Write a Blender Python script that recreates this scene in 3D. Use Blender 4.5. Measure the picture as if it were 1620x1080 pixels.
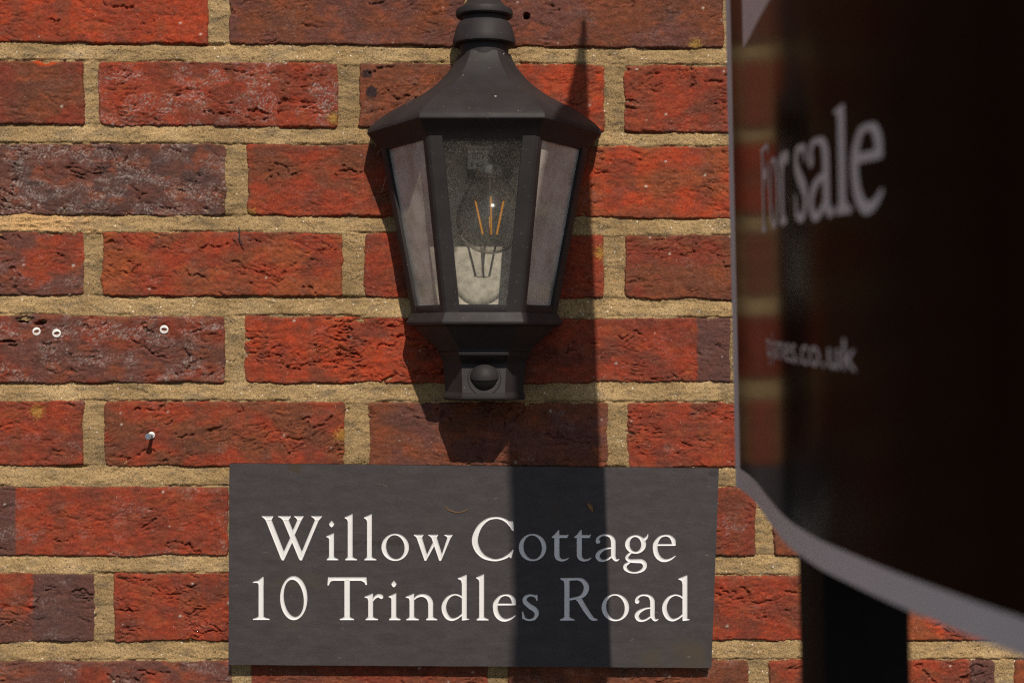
import bpy, bmesh, math, random
import numpy as np
from mathutils import Vector

# ------------------------------------------------------------------ camera, light, exposure
scene = bpy.context.scene
for o in list(bpy.data.objects):
    bpy.data.objects.remove(o, do_unlink=True)
C = scene.collection
CAM_Z = 1.60            # camera height over the ground
CAM_D = 1.259           # camera distance from the wall face
F_PX = 2250.0           # focal length in photo pixels (50 mm lens)
SUN_K = 0.205           # sideways lean of the sun

cam_data = bpy.data.cameras.new('camera')
cam_data.lens = 50.0
cam_data.sensor_width = 36.0
cam_data.clip_start = 0.02
cam_data.clip_end = 200.0
cam_data.dof.use_dof = True
cam_data.dof.focus_distance = 1.228
cam_data.dof.aperture_fstop = 6.5
cam = bpy.data.objects.new('camera', cam_data)
cam.location = (0, -CAM_D, CAM_Z)
cam.rotation_euler = (math.radians(90), 0, 0)
C.objects.link(cam)
scene.camera = cam

world = bpy.data.worlds.new('World')
scene.world = world
world.use_nodes = True
wnt = world.node_tree
wnt.nodes.clear()
sky = wnt.nodes.new('ShaderNodeTexSky')
sky.sky_type = 'NISHITA'
sky.sun_disc = False
sun_dir = Vector((SUN_K, -1.0, 1.0)).normalized()       # towards the sun
sky.sun_elevation = math.asin(sun_dir.z)
sky.sun_rotation = math.atan2(sun_dir.x, sun_dir.y)
bg = wnt.nodes.new('ShaderNodeBackground')
bg.inputs['Strength'].default_value = 0.068
wout = wnt.nodes.new('ShaderNodeOutputWorld')
wnt.links.new(sky.outputs[0], bg.inputs[0])
wnt.links.new(bg.outputs[0], wout.inputs[0])

sun_data = bpy.data.lights.new('sun', 'SUN')
sun_data.energy = 4.1
sun_data.angle = math.radians(0.53)
sun_data.color = (1.0, 0.90, 0.78)
sun = bpy.data.objects.new('sun', sun_data)
sun.rotation_euler = (-sun_dir).to_track_quat('-Z', 'Y').to_euler()
sun.location = (0.6, -3, 5)
C.objects.link(sun)

scene.view_settings.view_transform = 'Standard'
scene.view_settings.look = 'None'
scene.view_settings.exposure = 0.0
scene.view_settings.gamma = 1.0
scene.view_settings.use_curve_mapping = False
scene.render.engine = 'CYCLES'
scene.cycles.max_bounces = 10
scene.cycles.filter_width = 1.2
scene.cycles.use_denoising = False
scene.cycles.adaptive_threshold = 0.004
scene.cycles.sample_clamp_indirect = 4.0
scene.cycles.transparent_max_bounces = 24

rng = np.random.RandomState(11)
random.seed(5)

# ------------------------------------------------------------------ helpers
def tag(o, label=None, cat=None, group=None, kind=None):
    if label: o['label'] = label
    if cat: o['category'] = cat
    if group: o['group'] = group
    if kind: o['kind'] = kind
    return o

def empty(name, loc=(0, 0, 0)):
    o = bpy.data.objects.new(name, None)
    o.empty_display_size = 0.05
    o.location = loc
    C.objects.link(o)
    return o

def link(name, me, mat=None, parent=None, loc=None):
    o = bpy.data.objects.new(name, me)
    if mat and not me.materials: me.materials.append(mat)
    C.objects.link(o)
    if loc is not None: o.location = loc
    if parent is not None:
        o.parent = parent
        o.matrix_parent_inverse = parent_inverse(parent)
    return o

def parent_inverse(p):
    from mathutils import Matrix
    m = Matrix.Translation(p.location)
    q = p.parent
    while q is not None:
        q = q.parent
    return m.inverted() if p.parent is None else Matrix.Identity(4)

def P(x, d, z):
    """millimetres (right of the lens axis, out from the wall, above the lens axis) -> world metres"""
    return (x * 0.001, -d * 0.001, CAM_Z + z * 0.001)

def mesh_py(name, verts, faces, smooth=False, sharp=None):
    me = bpy.data.meshes.new(name)
    me.from_pydata([tuple(v) for v in verts], [], [tuple(f) for f in faces])
    bm = bmesh.new(); bm.from_mesh(me)
    bmesh.ops.recalc_face_normals(bm, faces=bm.faces)
    bm.to_mesh(me); bm.free()
    if smooth:
        me.polygons.foreach_set('use_smooth', [True] * len(me.polygons))
        if sharp is not None:
            me.set_sharp_from_angle(angle=math.radians(sharp))
    me.update()
    return me

def mesh_np(name, co, quads, smooth=True, col=None):
    me = bpy.data.meshes.new(name)
    nv, nf = len(co), len(quads)
    me.vertices.add(nv); me.vertices.foreach_set('co', np.asarray(co, np.float32).ravel())
    me.loops.add(nf * 4); me.loops.foreach_set('vertex_index', np.asarray(quads, np.int32).ravel())
    me.polygons.add(nf)
    me.polygons.foreach_set('loop_start', np.arange(0, nf * 4, 4, dtype=np.int32))
    me.polygons.foreach_set('use_smooth', np.full(nf, smooth))
    if col is not None:
        a = me.attributes.new('Col', 'FLOAT_COLOR', 'POINT')
        c4 = np.ones((nv, 4), np.float32); c4[:, :3] = col
        a.data.foreach_set('color', c4.ravel())
    me.update(calc_edges=True)
    me.validate()
    return me

def box_vf(x0, x1, d0, d1, z0, z1):
    v = [P(x, d, z) for z in (z0, z1) for d in (d0, d1) for x in (x0, x1)]
    f = [(0, 1, 3, 2), (4, 6, 7, 5), (0, 4, 5, 1), (2, 3, 7, 6), (0, 2, 6, 4), (1, 5, 7, 3)]
    return v, f

def bevel_mesh(me, w, seg=2, angle=30):
    bm = bmesh.new(); bm.from_mesh(me)
    ed = [e for e in bm.edges if len(e.link_faces) == 2 and e.calc_face_angle(0) > math.radians(angle)]
    bmesh.ops.bevel(bm, geom=ed, offset=w, segments=seg, affect='EDGES', profile=0.5, clamp_overlap=True)
    bm.to_mesh(me); bm.free()
    me.polygons.foreach_set('use_smooth', [True] * len(me.polygons))
    me.set_sharp_from_angle(angle=math.radians(40))
    return me

def loft(name, rings, cap0=True, cap1=True, smooth=True, sharp=28, closed=True):
    n = len(rings[0]); v = [p for r in rings for p in r]; f = []
    for i in range(len(rings) - 1):
        for j in range(n if closed else n - 1):
            k = (j + 1) % n
            f.append((i * n + j, i * n + k, (i + 1) * n + k, (i + 1) * n + j))
    if cap0: f.append(tuple(range(n)))
    if cap1: f.append(tuple((len(rings) - 1) * n + j for j in range(n)))
    return mesh_py(name, v, f, smooth, sharp)

def lathe(name, prof, cx, cd, seg=48, sharp=35):
    """prof: list of (radius, z) in mm round a vertical axis"""
    rings = [[P(cx + r * math.cos(2 * math.pi * j / seg), cd + r * math.sin(2 * math.pi * j / seg), z) for j in range(seg)] for r, z in prof]
    return loft(name, rings, True, True, True, sharp)

def tube(name, pts, r, seg=8, caps=True):
    """pts world positions; r radius or list in metres"""
    pts = [Vector(p) for p in pts]; rings = []
    up = Vector((0.13, 0.97, 0.21)).normalized()
    for i, p in enumerate(pts):
        t = (pts[min(i + 1, len(pts) - 1)] - pts[max(i - 1, 0)]).normalized()
        a = t.cross(up).normalized(); b = t.cross(a).normalized()
        rr = r[i] if isinstance(r, (list, tuple)) else r
        rings.append([tuple(p + a * rr * math.cos(2 * math.pi * j / seg) + b * rr * math.sin(2 * math.pi * j / seg)) for j in range(seg)])
    return loft(name, rings, caps, caps, True, 50)

def crom(pts, n=8):
    """Catmull-Rom through rows of numbers"""
    p = np.array(pts, float)
    q = np.vstack([2 * p[0] - p[1], p, 2 * p[-1] - p[-2]])
    out = []
    for i in range(1, len(q) - 2):
        for t in np.linspace(0, 1, n, endpoint=False):
            a, b, c, d = q[i - 1], q[i], q[i + 1], q[i + 2]
            out.append(0.5 * (2 * b + (c - a) * t + (2 * a - 5 * b + 4 * c - d) * t * t + (3 * b - a - 3 * c + d) * t ** 3))
    out.append(p[-1])
    return np.array(out)

# ---- numpy gradient noise
def _hash(ix, iy, seed):
    h = (ix.astype(np.int64) * 374761393 + iy.astype(np.int64) * 668265263 + int(seed) * 1274126177) & 0xffffffff
    h = ((h ^ (h >> 13)) * 1274126177) & 0xffffffff
    return (h ^ (h >> 16)) & 0xffffffff

def perlin(x, y, seed=0):
    xi = np.floor(x); yi = np.floor(y); xf = x - xi; yf = y - yi
    u = xf * xf * xf * (xf * (xf * 6 - 15) + 10); v = yf * yf * yf * (yf * (yf * 6 - 15) + 10)
    def g(ox, oy):
        a = _hash(xi + ox, yi + oy, seed) * (2 * np.pi / 4294967296.0)
        return np.cos(a) * (xf - ox) + np.sin(a) * (yf - oy)
    a = g(0, 0); b = g(1, 0); c = g(0, 1); d = g(1, 1)
    return ((a + (b - a) * u) * (1 - v) + (c + (d - c) * u) * v) * 1.5

def fbm(x, y, seed=0, octv=4, gain=0.5):
    s = np.zeros_like(x); a = 1.0; f = 1.0
    for i in range(octv):
        s += a * perlin(x * f, y * f, seed + 17 * i); a *= gain; f *= 2.03
    return s

def sstep(a, b, x):
    t = np.clip((x - a) / (b - a), 0, 1)
    return t * t * (3 - 2 * t)

# ------------------------------------------------------------------ materials
def new_mat(name):
    m = bpy.data.materials.new(name); m.use_nodes = True
    nt = m.node_tree
    b = nt.nodes['Principled BSDF']
    return m, nt, b

def N(nt, t, **kw):
    n = nt.nodes.new(t)
    for k, v in kw.items():
        if k.startswith('i_'): n.inputs[k[2:].replace('_', ' ')].default_value = v
        else: setattr(n, k, v)
    return n

def obj_coord(nt):
    """world-space position, so that copies and parts do not repeat a pattern"""
    g = N(nt, 'ShaderNodeNewGeometry')
    return g.outputs['Position']

def noise_node(nt, vec, scale, detail=4, rough=0.55):
    n = N(nt, 'ShaderNodeTexNoise'); n.inputs['Scale'].default_value = scale
    n.inputs['Detail'].default_value = detail; n.inputs['Roughness'].default_value = rough
    nt.links.new(vec, n.inputs['Vector'])
    return n.outputs['Fac']

def ramp(nt, fac, stops):
    r = N(nt, 'ShaderNodeValToRGB')
    el = r.color_ramp.elements
    while len(el) < len(stops): el.new(0.5)
    for e, (p, c) in zip(el, stops):
        e.position = p; e.color = (*c, 1) if len(c) == 3 else c
    nt.links.new(fac, r.inputs['Fac'])
    return r.outputs['Color']

def mix_col(nt, a, b, fac, mode='MIX'):
    m = N(nt, 'ShaderNodeMix', data_type='RGBA', blend_type=mode)
    for sock, val in ((m.inputs[0], fac), (m.inputs[6], a), (m.inputs[7], b)):
        if hasattr(val, 'is_output'): nt.links.new(val, sock)
        elif isinstance(val, tuple): sock.default_value = (*val, 1)
        else: sock.default_value = val
    return m.outputs[2]

def bump(nt, height, strength, dist, normal=None):
    b = N(nt, 'ShaderNodeBump'); b.inputs['Strength'].default_value = strength
    b.inputs['Distance'].default_value = dist
    nt.links.new(height, b.inputs['Height'])
    if normal is not None: nt.links.new(normal, b.inputs['Normal'])
    return b.outputs['Normal']

def mat_brick():
    m, nt, b = new_mat('brick_clay')
    pos = obj_coord(nt)
    at = N(nt, 'ShaderNodeAttribute', attribute_name='Col')
    f1 = noise_node(nt, pos, 420, 5, 0.65)
    mp = N(nt, 'ShaderNodeMapping'); mp.inputs['Scale'].default_value = (1, 1, 2.6); nt.links.new(pos, mp.inputs['Vector'])
    f2 = noise_node(nt, mp.outputs[0], 700, 3, 0.6)
    c = mix_col(nt, at.outputs['Color'], ramp(nt, f1, [(0.28, (0.66, 0.65, 0.66)), (0.52, (1, 1, 1)), (0.75, (1.25, 1.24, 1.22))]), 1.0, 'MULTIPLY')
    sp = ramp(nt, noise_node(nt, pos, 1150, 1, 0.5), [(0.735, (0, 0, 0)), (0.77, (1, 1, 1))])
    c = mix_col(nt, c, (0.50, 0.40, 0.33), sp)
    nt.links.new(c, b.inputs['Base Color'])
    b.inputs['Roughness'].default_value = 0.92
    b.inputs['Specular IOR Level'].default_value = 0.18
    n1 = bump(nt, f2, 0.6, 0.0013)
    n2 = bump(nt, noise_node(nt, pos, 1500, 2, 0.6), 0.45, 0.0005, n1)
    nt.links.new(n2, b.inputs['Normal'])
    return m

def mat_mortar():
    m, nt, b = new_mat('lime_mortar')
    pos = obj_coord(nt)
    big = noise_node(nt, pos, 22, 3)
    base = ramp(nt, big, [(0.3, (0.305, 0.208, 0.100)), (0.55, (0.380, 0.265, 0.134)), (0.75, (0.450, 0.328, 0.180))])
    gr = noise_node(nt, pos, 780, 2, 0.7)
    c = mix_col(nt, base, ramp(nt, gr, [(0.28, (0.30, 0.27, 0.25)), (0.45, (0.86, 0.84, 0.80)), (0.60, (1.12, 1.10, 1.06)), (0.76, (1.7, 1.65, 1.55))]), 1.0, 'MULTIPLY')
    vo = N(nt, 'ShaderNodeTexVoronoi'); vo.inputs['Scale'].default_value = 330; nt.links.new(pos, vo.inputs['Vector'])
    wn = N(nt, 'ShaderNodeTexWhiteNoise'); nt.links.new(vo.outputs['Color'], wn.inputs['Vector'])
    dotm = N(nt, 'ShaderNodeMath', operation='LESS_THAN'); nt.links.new(vo.outputs['Distance'], dotm.inputs[0]); dotm.inputs[1].default_value = 0.22
    sel = N(nt, 'ShaderNodeMath', operation='GREATER_THAN'); nt.links.new(wn.outputs['Value'], sel.inputs[0]); sel.inputs[1].default_value = 0.84
    an = N(nt, 'ShaderNodeMath', operation='MULTIPLY'); nt.links.new(dotm.outputs[0], an.inputs[0]); nt.links.new(sel.outputs[0], an.inputs[1])
    gcol = ramp(nt, wn.outputs['Value'], [(0.86, (0.07, 0.05, 0.035)), (0.90, (0.50, 0.22, 0.06)), (0.95, (0.75, 0.68, 0.58))])
    c = mix_col(nt, c, gcol, an.outputs[0])
    at = N(nt, 'ShaderNodeAttribute', attribute_name='Col')
    has = N(nt, 'ShaderNodeMath', operation='GREATER_THAN'); nt.links.new(at.outputs['Fac'], has.inputs[0]); has.inputs[1].default_value = 0.01
    c = mix_col(nt, c, mix_col(nt, (1, 1, 1), at.outputs['Color'], has.outputs[0]), 1.0, 'MULTIPLY')
    nt.links.new(c, b.inputs['Base Color'])
    b.inputs['Roughness'].default_value = 0.95
    b.inputs['Specular IOR Level'].default_value = 0.15
    n1 = bump(nt, gr, 0.8, 0.0011)
    n2 = bump(nt, noise_node(nt, pos, 240, 3, 0.6), 0.35, 0.0022, n1)
    nt.links.new(n2, b.inputs['Normal'])
    return m

def mat_black_metal(name='black_powder_coat', base=(0.028, 0.0245, 0.0252), rough=0.55):
    m, nt, b = new_mat(name)
    pos = obj_coord(nt)
    n = noise_node(nt, pos, 34, 5, 0.6)
    c = ramp(nt, n, [(0.35, tuple(v * 0.86 for v in base)), (0.65, tuple(v * 1.18 for v in base))])
    dust = ramp(nt, noise_node(nt, pos, 650, 2, 0.5), [(0.70, (0, 0, 0)), (0.77, (1, 1, 1))])
    c = mix_col(nt, c, (0.17, 0.14, 0.12), dust)
    nt.links.new(c, b.inputs['Base Color'])
    rr = N(nt, 'ShaderNodeMapRange'); nt.links.new(noise_node(nt, pos, 90, 4), rr.inputs[0])
    rr.inputs[3].default_value = rough - 0.07; rr.inputs[4].default_value = rough + 0.16
    nt.links.new(rr.outputs[0], b.inputs['Roughness'])
    b.inputs['Specular IOR Level'].default_value = 0.22
    nt.links.new(bump(nt, noise_node(nt, pos, 900, 2), 0.16, 0.0004), b.inputs['Normal'])
    return m

def mat_plain(name, col, rough=0.5, metal=0.0, var=0.12, scale=60, bumpy=0.0):
    m, nt, b = new_mat(name)
    pos = obj_coord(nt)
    n = noise_node(nt, pos, scale, 4)
    c = ramp(nt, n, [(0.3, tuple(v * (1 - var) for v in col)), (0.7, tuple(min(1, v * (1 + var)) for v in col))])
    nt.links.new(c, b.inputs['Base Color'])
    b.inputs['Roughness'].default_value = rough
    b.inputs['Metallic'].default_value = metal
    if bumpy: nt.links.new(bump(nt, noise_node(nt, pos, scale * 8, 3), bumpy, 0.0006), b.inputs['Normal'])
    return m

def mat_glass(name, dust, power=5.0, edge=0.95, tint=(0.93, 0.93, 0.91), dscale=900.0, rough=0.02, dustcol=(0.42, 0.37, 0.31), speck=2.6, floor=0.25, rim=None, base=0.045):
    """thin clear glass with a film of dust: straight-through light, Fresnel gloss, a diffuse film"""
    m = bpy.data.materials.new(name); m.use_nodes = True
    nt = m.node_tree; nt.nodes.clear()
    out = N(nt, 'ShaderNodeOutputMaterial')
    tr = N(nt, 'ShaderNodeBsdfTransparent'); tr.inputs[0].default_value = (*tint, 1)
    gl = N(nt, 'ShaderNodeBsdfGlossy'); gl.inputs['Roughness'].default_value = rough
    lw = N(nt, 'ShaderNodeLayerWeight'); lw.inputs[0].default_value = 0.5
    pw = N(nt, 'ShaderNodeMath', operation='POWER'); nt.links.new(lw.outputs['Facing'], pw.inputs[0]); pw.inputs[1].default_value = power
    fr = N(nt, 'ShaderNodeMath', operation='MULTIPLY_ADD'); nt.links.new(pw.outputs[0], fr.inputs[0]); fr.inputs[1].default_value = edge; fr.inputs[2].default_value = base
    if rim: nt.links.new(ramp(nt, lw.outputs['Facing'], [(0.0, tint), (0.50, tint), (0.88, rim)]), tr.inputs[0])
    mx = N(nt, 'ShaderNodeMixShader')
    nt.links.new(fr.outputs[0], mx.inputs[0]); nt.links.new(tr.outputs[0], mx.inputs[1]); nt.links.new(gl.outputs[0], mx.inputs[2])
    df = N(nt, 'ShaderNodeBsdfDiffuse'); df.inputs[0].default_value = (*dustcol, 1)
    pos = obj_coord(nt)
    a = noise_node(nt, pos, dscale, 2, 0.5); b_ = noise_node(nt, pos, 38, 4, 0.6)
    r1 = N(nt, 'ShaderNodeMapRange'); nt.links.new(a, r1.inputs[0])
    r1.inputs[1].default_value = 0.50; r1.inputs[2].default_value = 0.74; r1.inputs[3].default_value = floor; r1.inputs[4].default_value = speck
    r2 = N(nt, 'ShaderNodeMapRange'); nt.links.new(b_, r2.inputs[0])
    r2.inputs[1].default_value = 0.3; r2.inputs[2].default_value = 0.75; r2.inputs[3].default_value = 0.4 * dust; r2.inputs[4].default_value = 1.5 * dust
    mu = N(nt, 'ShaderNodeMath', operation='MULTIPLY', use_clamp=True)
    nt.links.new(r1.outputs[0], mu.inputs[0]); nt.links.new(r2.outputs[0], mu.inputs[1])
    m2 = N(nt, 'ShaderNodeMixShader')
    nt.links.new(mu.outputs[0], m2.inputs[0]); nt.links.new(mx.outputs[0], m2.inputs[1]); nt.links.new(df.outputs[0], m2.inputs[2])
    nt.links.new(m2.outputs[0], out.inputs[0])
    return m

def mat_slate():
    m, nt, b = new_mat('slate')
    pos = obj_coord(nt)
    mp = N(nt, 'ShaderNodeMapping'); mp.inputs['Scale'].default_value = (1, 1, 2.6); nt.links.new(pos, mp.inputs['Vector'])
    n = noise_node(nt, mp.outputs[0], 55, 6, 0.65)
    fine = noise_node(nt, mp.outputs[0], 420, 3, 0.6)
    c = ramp(nt, n, [(0.25, (0.036, 0.0310, 0.0325)), (0.5, (0.0465, 0.0405, 0.0425)), (0.75, (0.060, 0.0525, 0.0550))])
    c = mix_col(nt, c, ramp(nt, fine, [(0.3, (0.80, 0.80, 0.80)), (0.7, (1.22, 1.2, 1.2))]), 1.0, 'MULTIPLY')
    st = ramp(nt, noise_node(nt, pos, 14, 3, 0.5), [(0.62, (0, 0, 0)), (0.75, (1, 1, 1))])
    c = mix_col(nt, c, (0.060, 0.046, 0.032), st)
    def stain(px_, py_, rx, rz, colr, amt, c):
        mp2 = N(nt, 'ShaderNodeMapping', vector_type='TEXTURE')
        mp2.inputs['Location'].default_value = ((px_ - 810) * 0.000554, 0, CAM_Z + (540 - py_) * 0.000554)
        mp2.inputs['Scale'].default_value = (rx * 0.000554, 100, rz * 0.000554)
        nt.links.new(pos, mp2.inputs['Vector'])
        ln = N(nt, 'ShaderNodeVectorMath', operation='LENGTH'); nt.links.new(mp2.outputs[0], ln.inputs[0])
        ad = N(nt, 'ShaderNodeMath', operation='MULTIPLY_ADD'); nt.links.new(noise_node(nt, pos, 120, 4, 0.6), ad.inputs[0]); ad.inputs[1].default_value = 1.4
        nt.links.new(ln.outputs['Value'], ad.inputs[2])
        return mix_col(nt, c, colr, ramp(nt, ad.outputs[0], [(0.95, (amt, amt, amt)), (1.0, (amt * 0.5, amt * 0.5, amt * 0.5)), (1.0, (0, 0, 0))]))
    c = stain(463, 742, 40, 26, (0.052, 0.036, 0.020), 0.8, c)
    c = stain(600, 858, 150, 14, (0.030, 0.024, 0.022), 0.75, c)
    c = stain(520, 872, 120, 7, (0.034, 0.026, 0.023), 0.7, c)
    c = stain(880, 1015, 200, 16, (0.046, 0.038, 0.036), 0.6, c)
    c = stain(1128, 750, 16, 14, (0.030, 0.026, 0.025), 0.7, c)
    mk = ramp(nt, noise_node(nt, mp.outputs[0], 130, 2, 0.4), [(0.74, (0, 0, 0)), (0.80, (0.5, 0.5, 0.5))])
    c = mix_col(nt, c, (0.16, 0.13, 0.11), mk)
    nt.links.new(c, b.inputs['Base Color'])
    b.inputs['Roughness'].default_value = 0.62
    b.inputs['Specular IOR Level'].default_value = 0.3
    n1 = bump(nt, n, 0.22, 0.0011)
    nt.links.new(bump(nt, fine, 0.3, 0.0004, n1), b.inputs['Normal'])
    return m

def mat_ground():
    m, nt, b = new_mat('paved_ground')
    pos = obj_coord(nt)
    n = noise_node(nt, pos, 3.0, 6, 0.6)
    c = ramp(nt, n, [(0.3, (0.040, 0.037, 0.034)), (0.7, (0.070, 0.064, 0.058))])
    g = noise_node(nt, pos, 160, 3, 0.6)
    c = mix_col(nt, c, ramp(nt, g, [(0.3, (0.7, 0.7, 0.7)), (0.7, (1.25, 1.25, 1.25))]), 1.0, 'MULTIPLY')
    nt.links.new(c, b.inputs['Base Color']); b.inputs['Roughness'].default_value = 0.95
    nt.links.new(bump(nt, g, 0.6, 0.004), b.inputs['Normal'])
    return m

M_BRICK = mat_brick(); M_MORTAR = mat_mortar(); M_METAL = mat_black_metal()
M_SLATE = mat_slate(); M_GROUND = mat_ground()
M_WHITE_CUT = mat_plain('white_letter_paint', (0.74, 0.73, 0.725), 0.55, 0, 0.04, 120)
M_WHITE_PRINT = mat_plain('white_print', (0.74, 0.72, 0.71), 0.45, 0, 0.03, 30)
M_BOARD = mat_plain('glossy_dark_board', (0.0040, 0.0028, 0.0025), 0.2, 0, 0.15, 9)
_b = M_BOARD.node_tree.nodes['Principled BSDF']; _b.inputs['IOR'].default_value = 1.125
M_POST = mat_plain('dark_stained_timber', (0.0075, 0.0062, 0.0056), 0.8, 0, 0.3, 25, 0.4)
M_POST.node_tree.nodes['Principled BSDF'].inputs['Specular IOR Level'].default_value = 0.15
M_PLUG = mat_plain('white_nylon', (0.78, 0.76, 0.73), 0.4, 0, 0.05, 300)
M_STEEL = mat_plain('zinc_steel', (0.42, 0.46, 0.52), 0.32, 0.9, 0.1, 300)
M_BLACKHOLE = mat_plain('plug_bore', (0.012, 0.010, 0.009), 0.9, 0, 0.2, 200)
M_PANE = mat_glass('dusty_pane_glass', 0.045, dustcol=(0.66, 0.59, 0.50), speck=2.2, floor=0.25)
M_SIDEPANE = mat_glass('dusty_side_pane_glass', 0.58, power=4.0, rough=0.12, dustcol=(0.70, 0.64, 0.57), speck=1.15, floor=0.9)
M_BULB = mat_glass('bulb_glass', 0.008, 3.0, 0.5, (0.985, 0.985, 0.975), 500, 0.11, rim=(0.22, 0.205, 0.185), base=0.10)
M_BACK = mat_plain('pale_back_plate', (0.68, 0.635, 0.57), 0.5, 0.0, 0.28, 160, 0.25)
M_FILAMENT = mat_plain('phosphor_filament', (0.85, 0.36, 0.035), 0.5, 0, 0.06, 200)
M_WIRE = mat_plain('bulb_wire', (0.38, 0.35, 0.32), 0.35, 0.8, 0.1, 200)
M_STICKER = mat_plain('paper_sticker', (0.82, 0.80, 0.79), 0.7, 0, 0.06, 120)
M_INK = mat_plain('black_ink', (0.02, 0.018, 0.018), 0.7, 0, 0.1, 200)
M_LENS = mat_plain('sensor_lens', (0.010, 0.009, 0.009), 0.22, 0, 0.1, 200)
M_LEAF = mat_plain('dry_leaf', (0.20, 0.10, 0.035), 0.8, 0, 0.4, 500, 0.3)

# ------------------------------------------------------------------ ground
gme = mesh_py('ground', [(-40, -60, 0), (40, -60, 0), (40, 25, 0), (-40, 25, 0)], [(0, 1, 2, 3)])
ground = link('ground', gme, M_GROUND)
tag(ground, 'worn dark asphalt ground in front of the brick wall', None, None, 'structure')
ground['category'] = 'ground'

# ------------------------------------------------------------------ brick wall
PXMM = CAM_D * 1000 / F_PX                  # millimetres per photo pixel on the wall face
def wx(px): return (px - 810) * PXMM
def wz(py): return (540 - py) * PXMM

# rows as (top at left, top at right, bottom at left, bottom at right, joints); measured at x = 0 and x = 1150
ROWS = {
    'A': (-40, -32, 68, 78, [(-458, -80), (-50, 331), (361, 738), (768, 1147), (1177, 1556), (1586, 1960)]),
    'B': (95, 103, 197, 212, [(-653, -275), (-245, 134), (154, 536), (567, 958), (986, 1365), (1395, 1775)]),
    'C': (226, 231, 340, 347, [(-433, -55), (-25, 358), (389, 768), (798, 1170), (1200, 1580), (1610, 1985)]),
    'D': (364, 371, 468, 475, [(-653, -275), (-245, 133), (160, 543), (575, 957), (988, 1365), (1395, 1775)]),
    'E': (497, 502, 607, 606, [(-433, -55), (-25, 358), (386, 765), (795, 1157), (1187, 1565), (1595, 1970)]),
    'F': (633, 636, 738, 740, [(-653, -275), (-245, 133), (163, 547), (583, 962), (992, 1372), (1400, 1780)]),
    'G': (768, 770, 880, 880, [(-433, -55), (-25, 362), (391, 770), (800, 1197), (1222, 1600), (1630, 2005)]),
    'H': (905, 909, 1017, 1014, [(-648, -270), (-240, 150), (179, 560), (590, 975), (1005, 1390), (1420, 1800)]),
    'I': (1044, 1043, 1150, 1148, [(-428, -50), (-20, 367), (396, 774), (803, 1186), (1214, 1575), (1602, 1985)]),
}
RED = (0.300, 0.0455, 0.0195); BRIGHT = (0.390, 0.0520, 0.0175); DEEP = (0.212, 0.0395, 0.0210)
BROWN = (0.172, 0.0530, 0.0255); PURPLE = (0.082, 0.0475, 0.0445); ORANGE = (0.300, 0.0720, 0.0255); DUSK = (0.132, 0.0510, 0.0400)
# per brick: first colour, second colour, balance, efflorescence, crease strength, extra
BR = {
    ('A', 1): (BRIGHT, RED, 0.0, 0.05, 0.45, {}), ('A', 2): (DUSK, BROWN, -0.1, 0.10, 0.7, {}),
    ('A', 3): (BROWN, DUSK, 0.1, 0.10, 0.55, {'hole': (833, 26, 5.5)}),
    ('B', 1): (DEEP, BROWN, 0.0, 0.05, 0.35, {'chip': (72, 96, 13, 6)}), ('B', 2): (RED, DEEP, -0.05, 0.75, 0.95, {}),
    ('B', 3): (BROWN, BRIGHT, 'x', 0.10, 0.6, {'xs': (690, 860), 'spot': (588, 146, 10)}), ('B', 4): (DEEP, RED, 0.1, 0.08, 1.0, {}),
    ('C', 1): (DUSK, PURPLE, 0.05, 1.0, 1.0, {}), ('C', 2): (RED, BROWN, -0.15, 0.05, 0.5, {}),
    ('C', 3): (BRIGHT, ORANGE, 0.0, 0.03, 0.65, {}),
    ('D', 1): (RED, DUSK, 0.1, 0.45, 0.7, {}), ('D', 2): (ORANGE, RED, 0.15, 0.15, 0.9, {}),
    ('D', 3): (RED, DEEP, -0.1, 0.05, 0.5, {}), ('D', 4): (BROWN, DEEP, 0.05, 0.08, 0.8, {}),
    ('E', 1): (DEEP, DUSK, 0.05, 0.75, 0.9, {'pit': [(40, 505, 15, 6), (64, 511, 9, 5), (12, 540, 16, 2)]}),
    ('E', 2): (BRIGHT, RED, -0.15, 0.08, 1.5, {}),
    ('E', 3): (DEEP, RED, -0.05, 0.12, 0.8, {'purple': (1103, 1200)}),
    ('F', 1): (RED, DEEP, -0.1, 0.30, 0.75, {}), ('F', 2): (RED, BROWN, 0.0, 0.12, 0.85, {}),
    ('F', 3): (BROWN, DUSK, -0.05, 0.12, 0.8, {}), ('F', 4): (RED, DEEP, -0.1, 0.08, 1.1, {}),
    ('G', 1): (RED, DEEP, -0.2, 0.35, 0.5, {'purple': (-200, 25)}), ('G', 3): (DEEP, DUSK, -0.1, 0.35, 0.6, {}),
    ('G', 4): (BROWN, DUSK, 0.0, 0.1, 0.6, {}),
    ('H', 1): (RED, DUSK, 0.0, 0.25, 0.9, {'purple': (52, 152)}), ('H', 2): (RED, DEEP, -0.15, 0.06, 1.4, {}),
    ('H', 4): (RED, DEEP, -0.1, 0.10, 0.8, {}), ('H', 5): (BRIGHT, ORANGE, 0.0, 0.03, 0.9, {}),
    ('I', 1): (RED, DUSK, 0.05, 0.45, 0.6, {}), ('I', 4): (RED, BROWN, -0.05, 0.1, 0.9, {'purple': (1535, 1580)}),
    ('I', 5): (ORANGE, RED, 0.0, 0.05, 0.7, {}),
}
PAL = [RED, BRIGHT, DEEP, BROWN, DUSK, ORANGE]

wall = empty('brick_wall', (0, 0, 0))
tag(wall, 'red brick wall with sandy mortar joints behind the lantern and slate sign', 'wall')

def yline(a, b, px): return a + (b - a) * px / 1150.0

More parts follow.
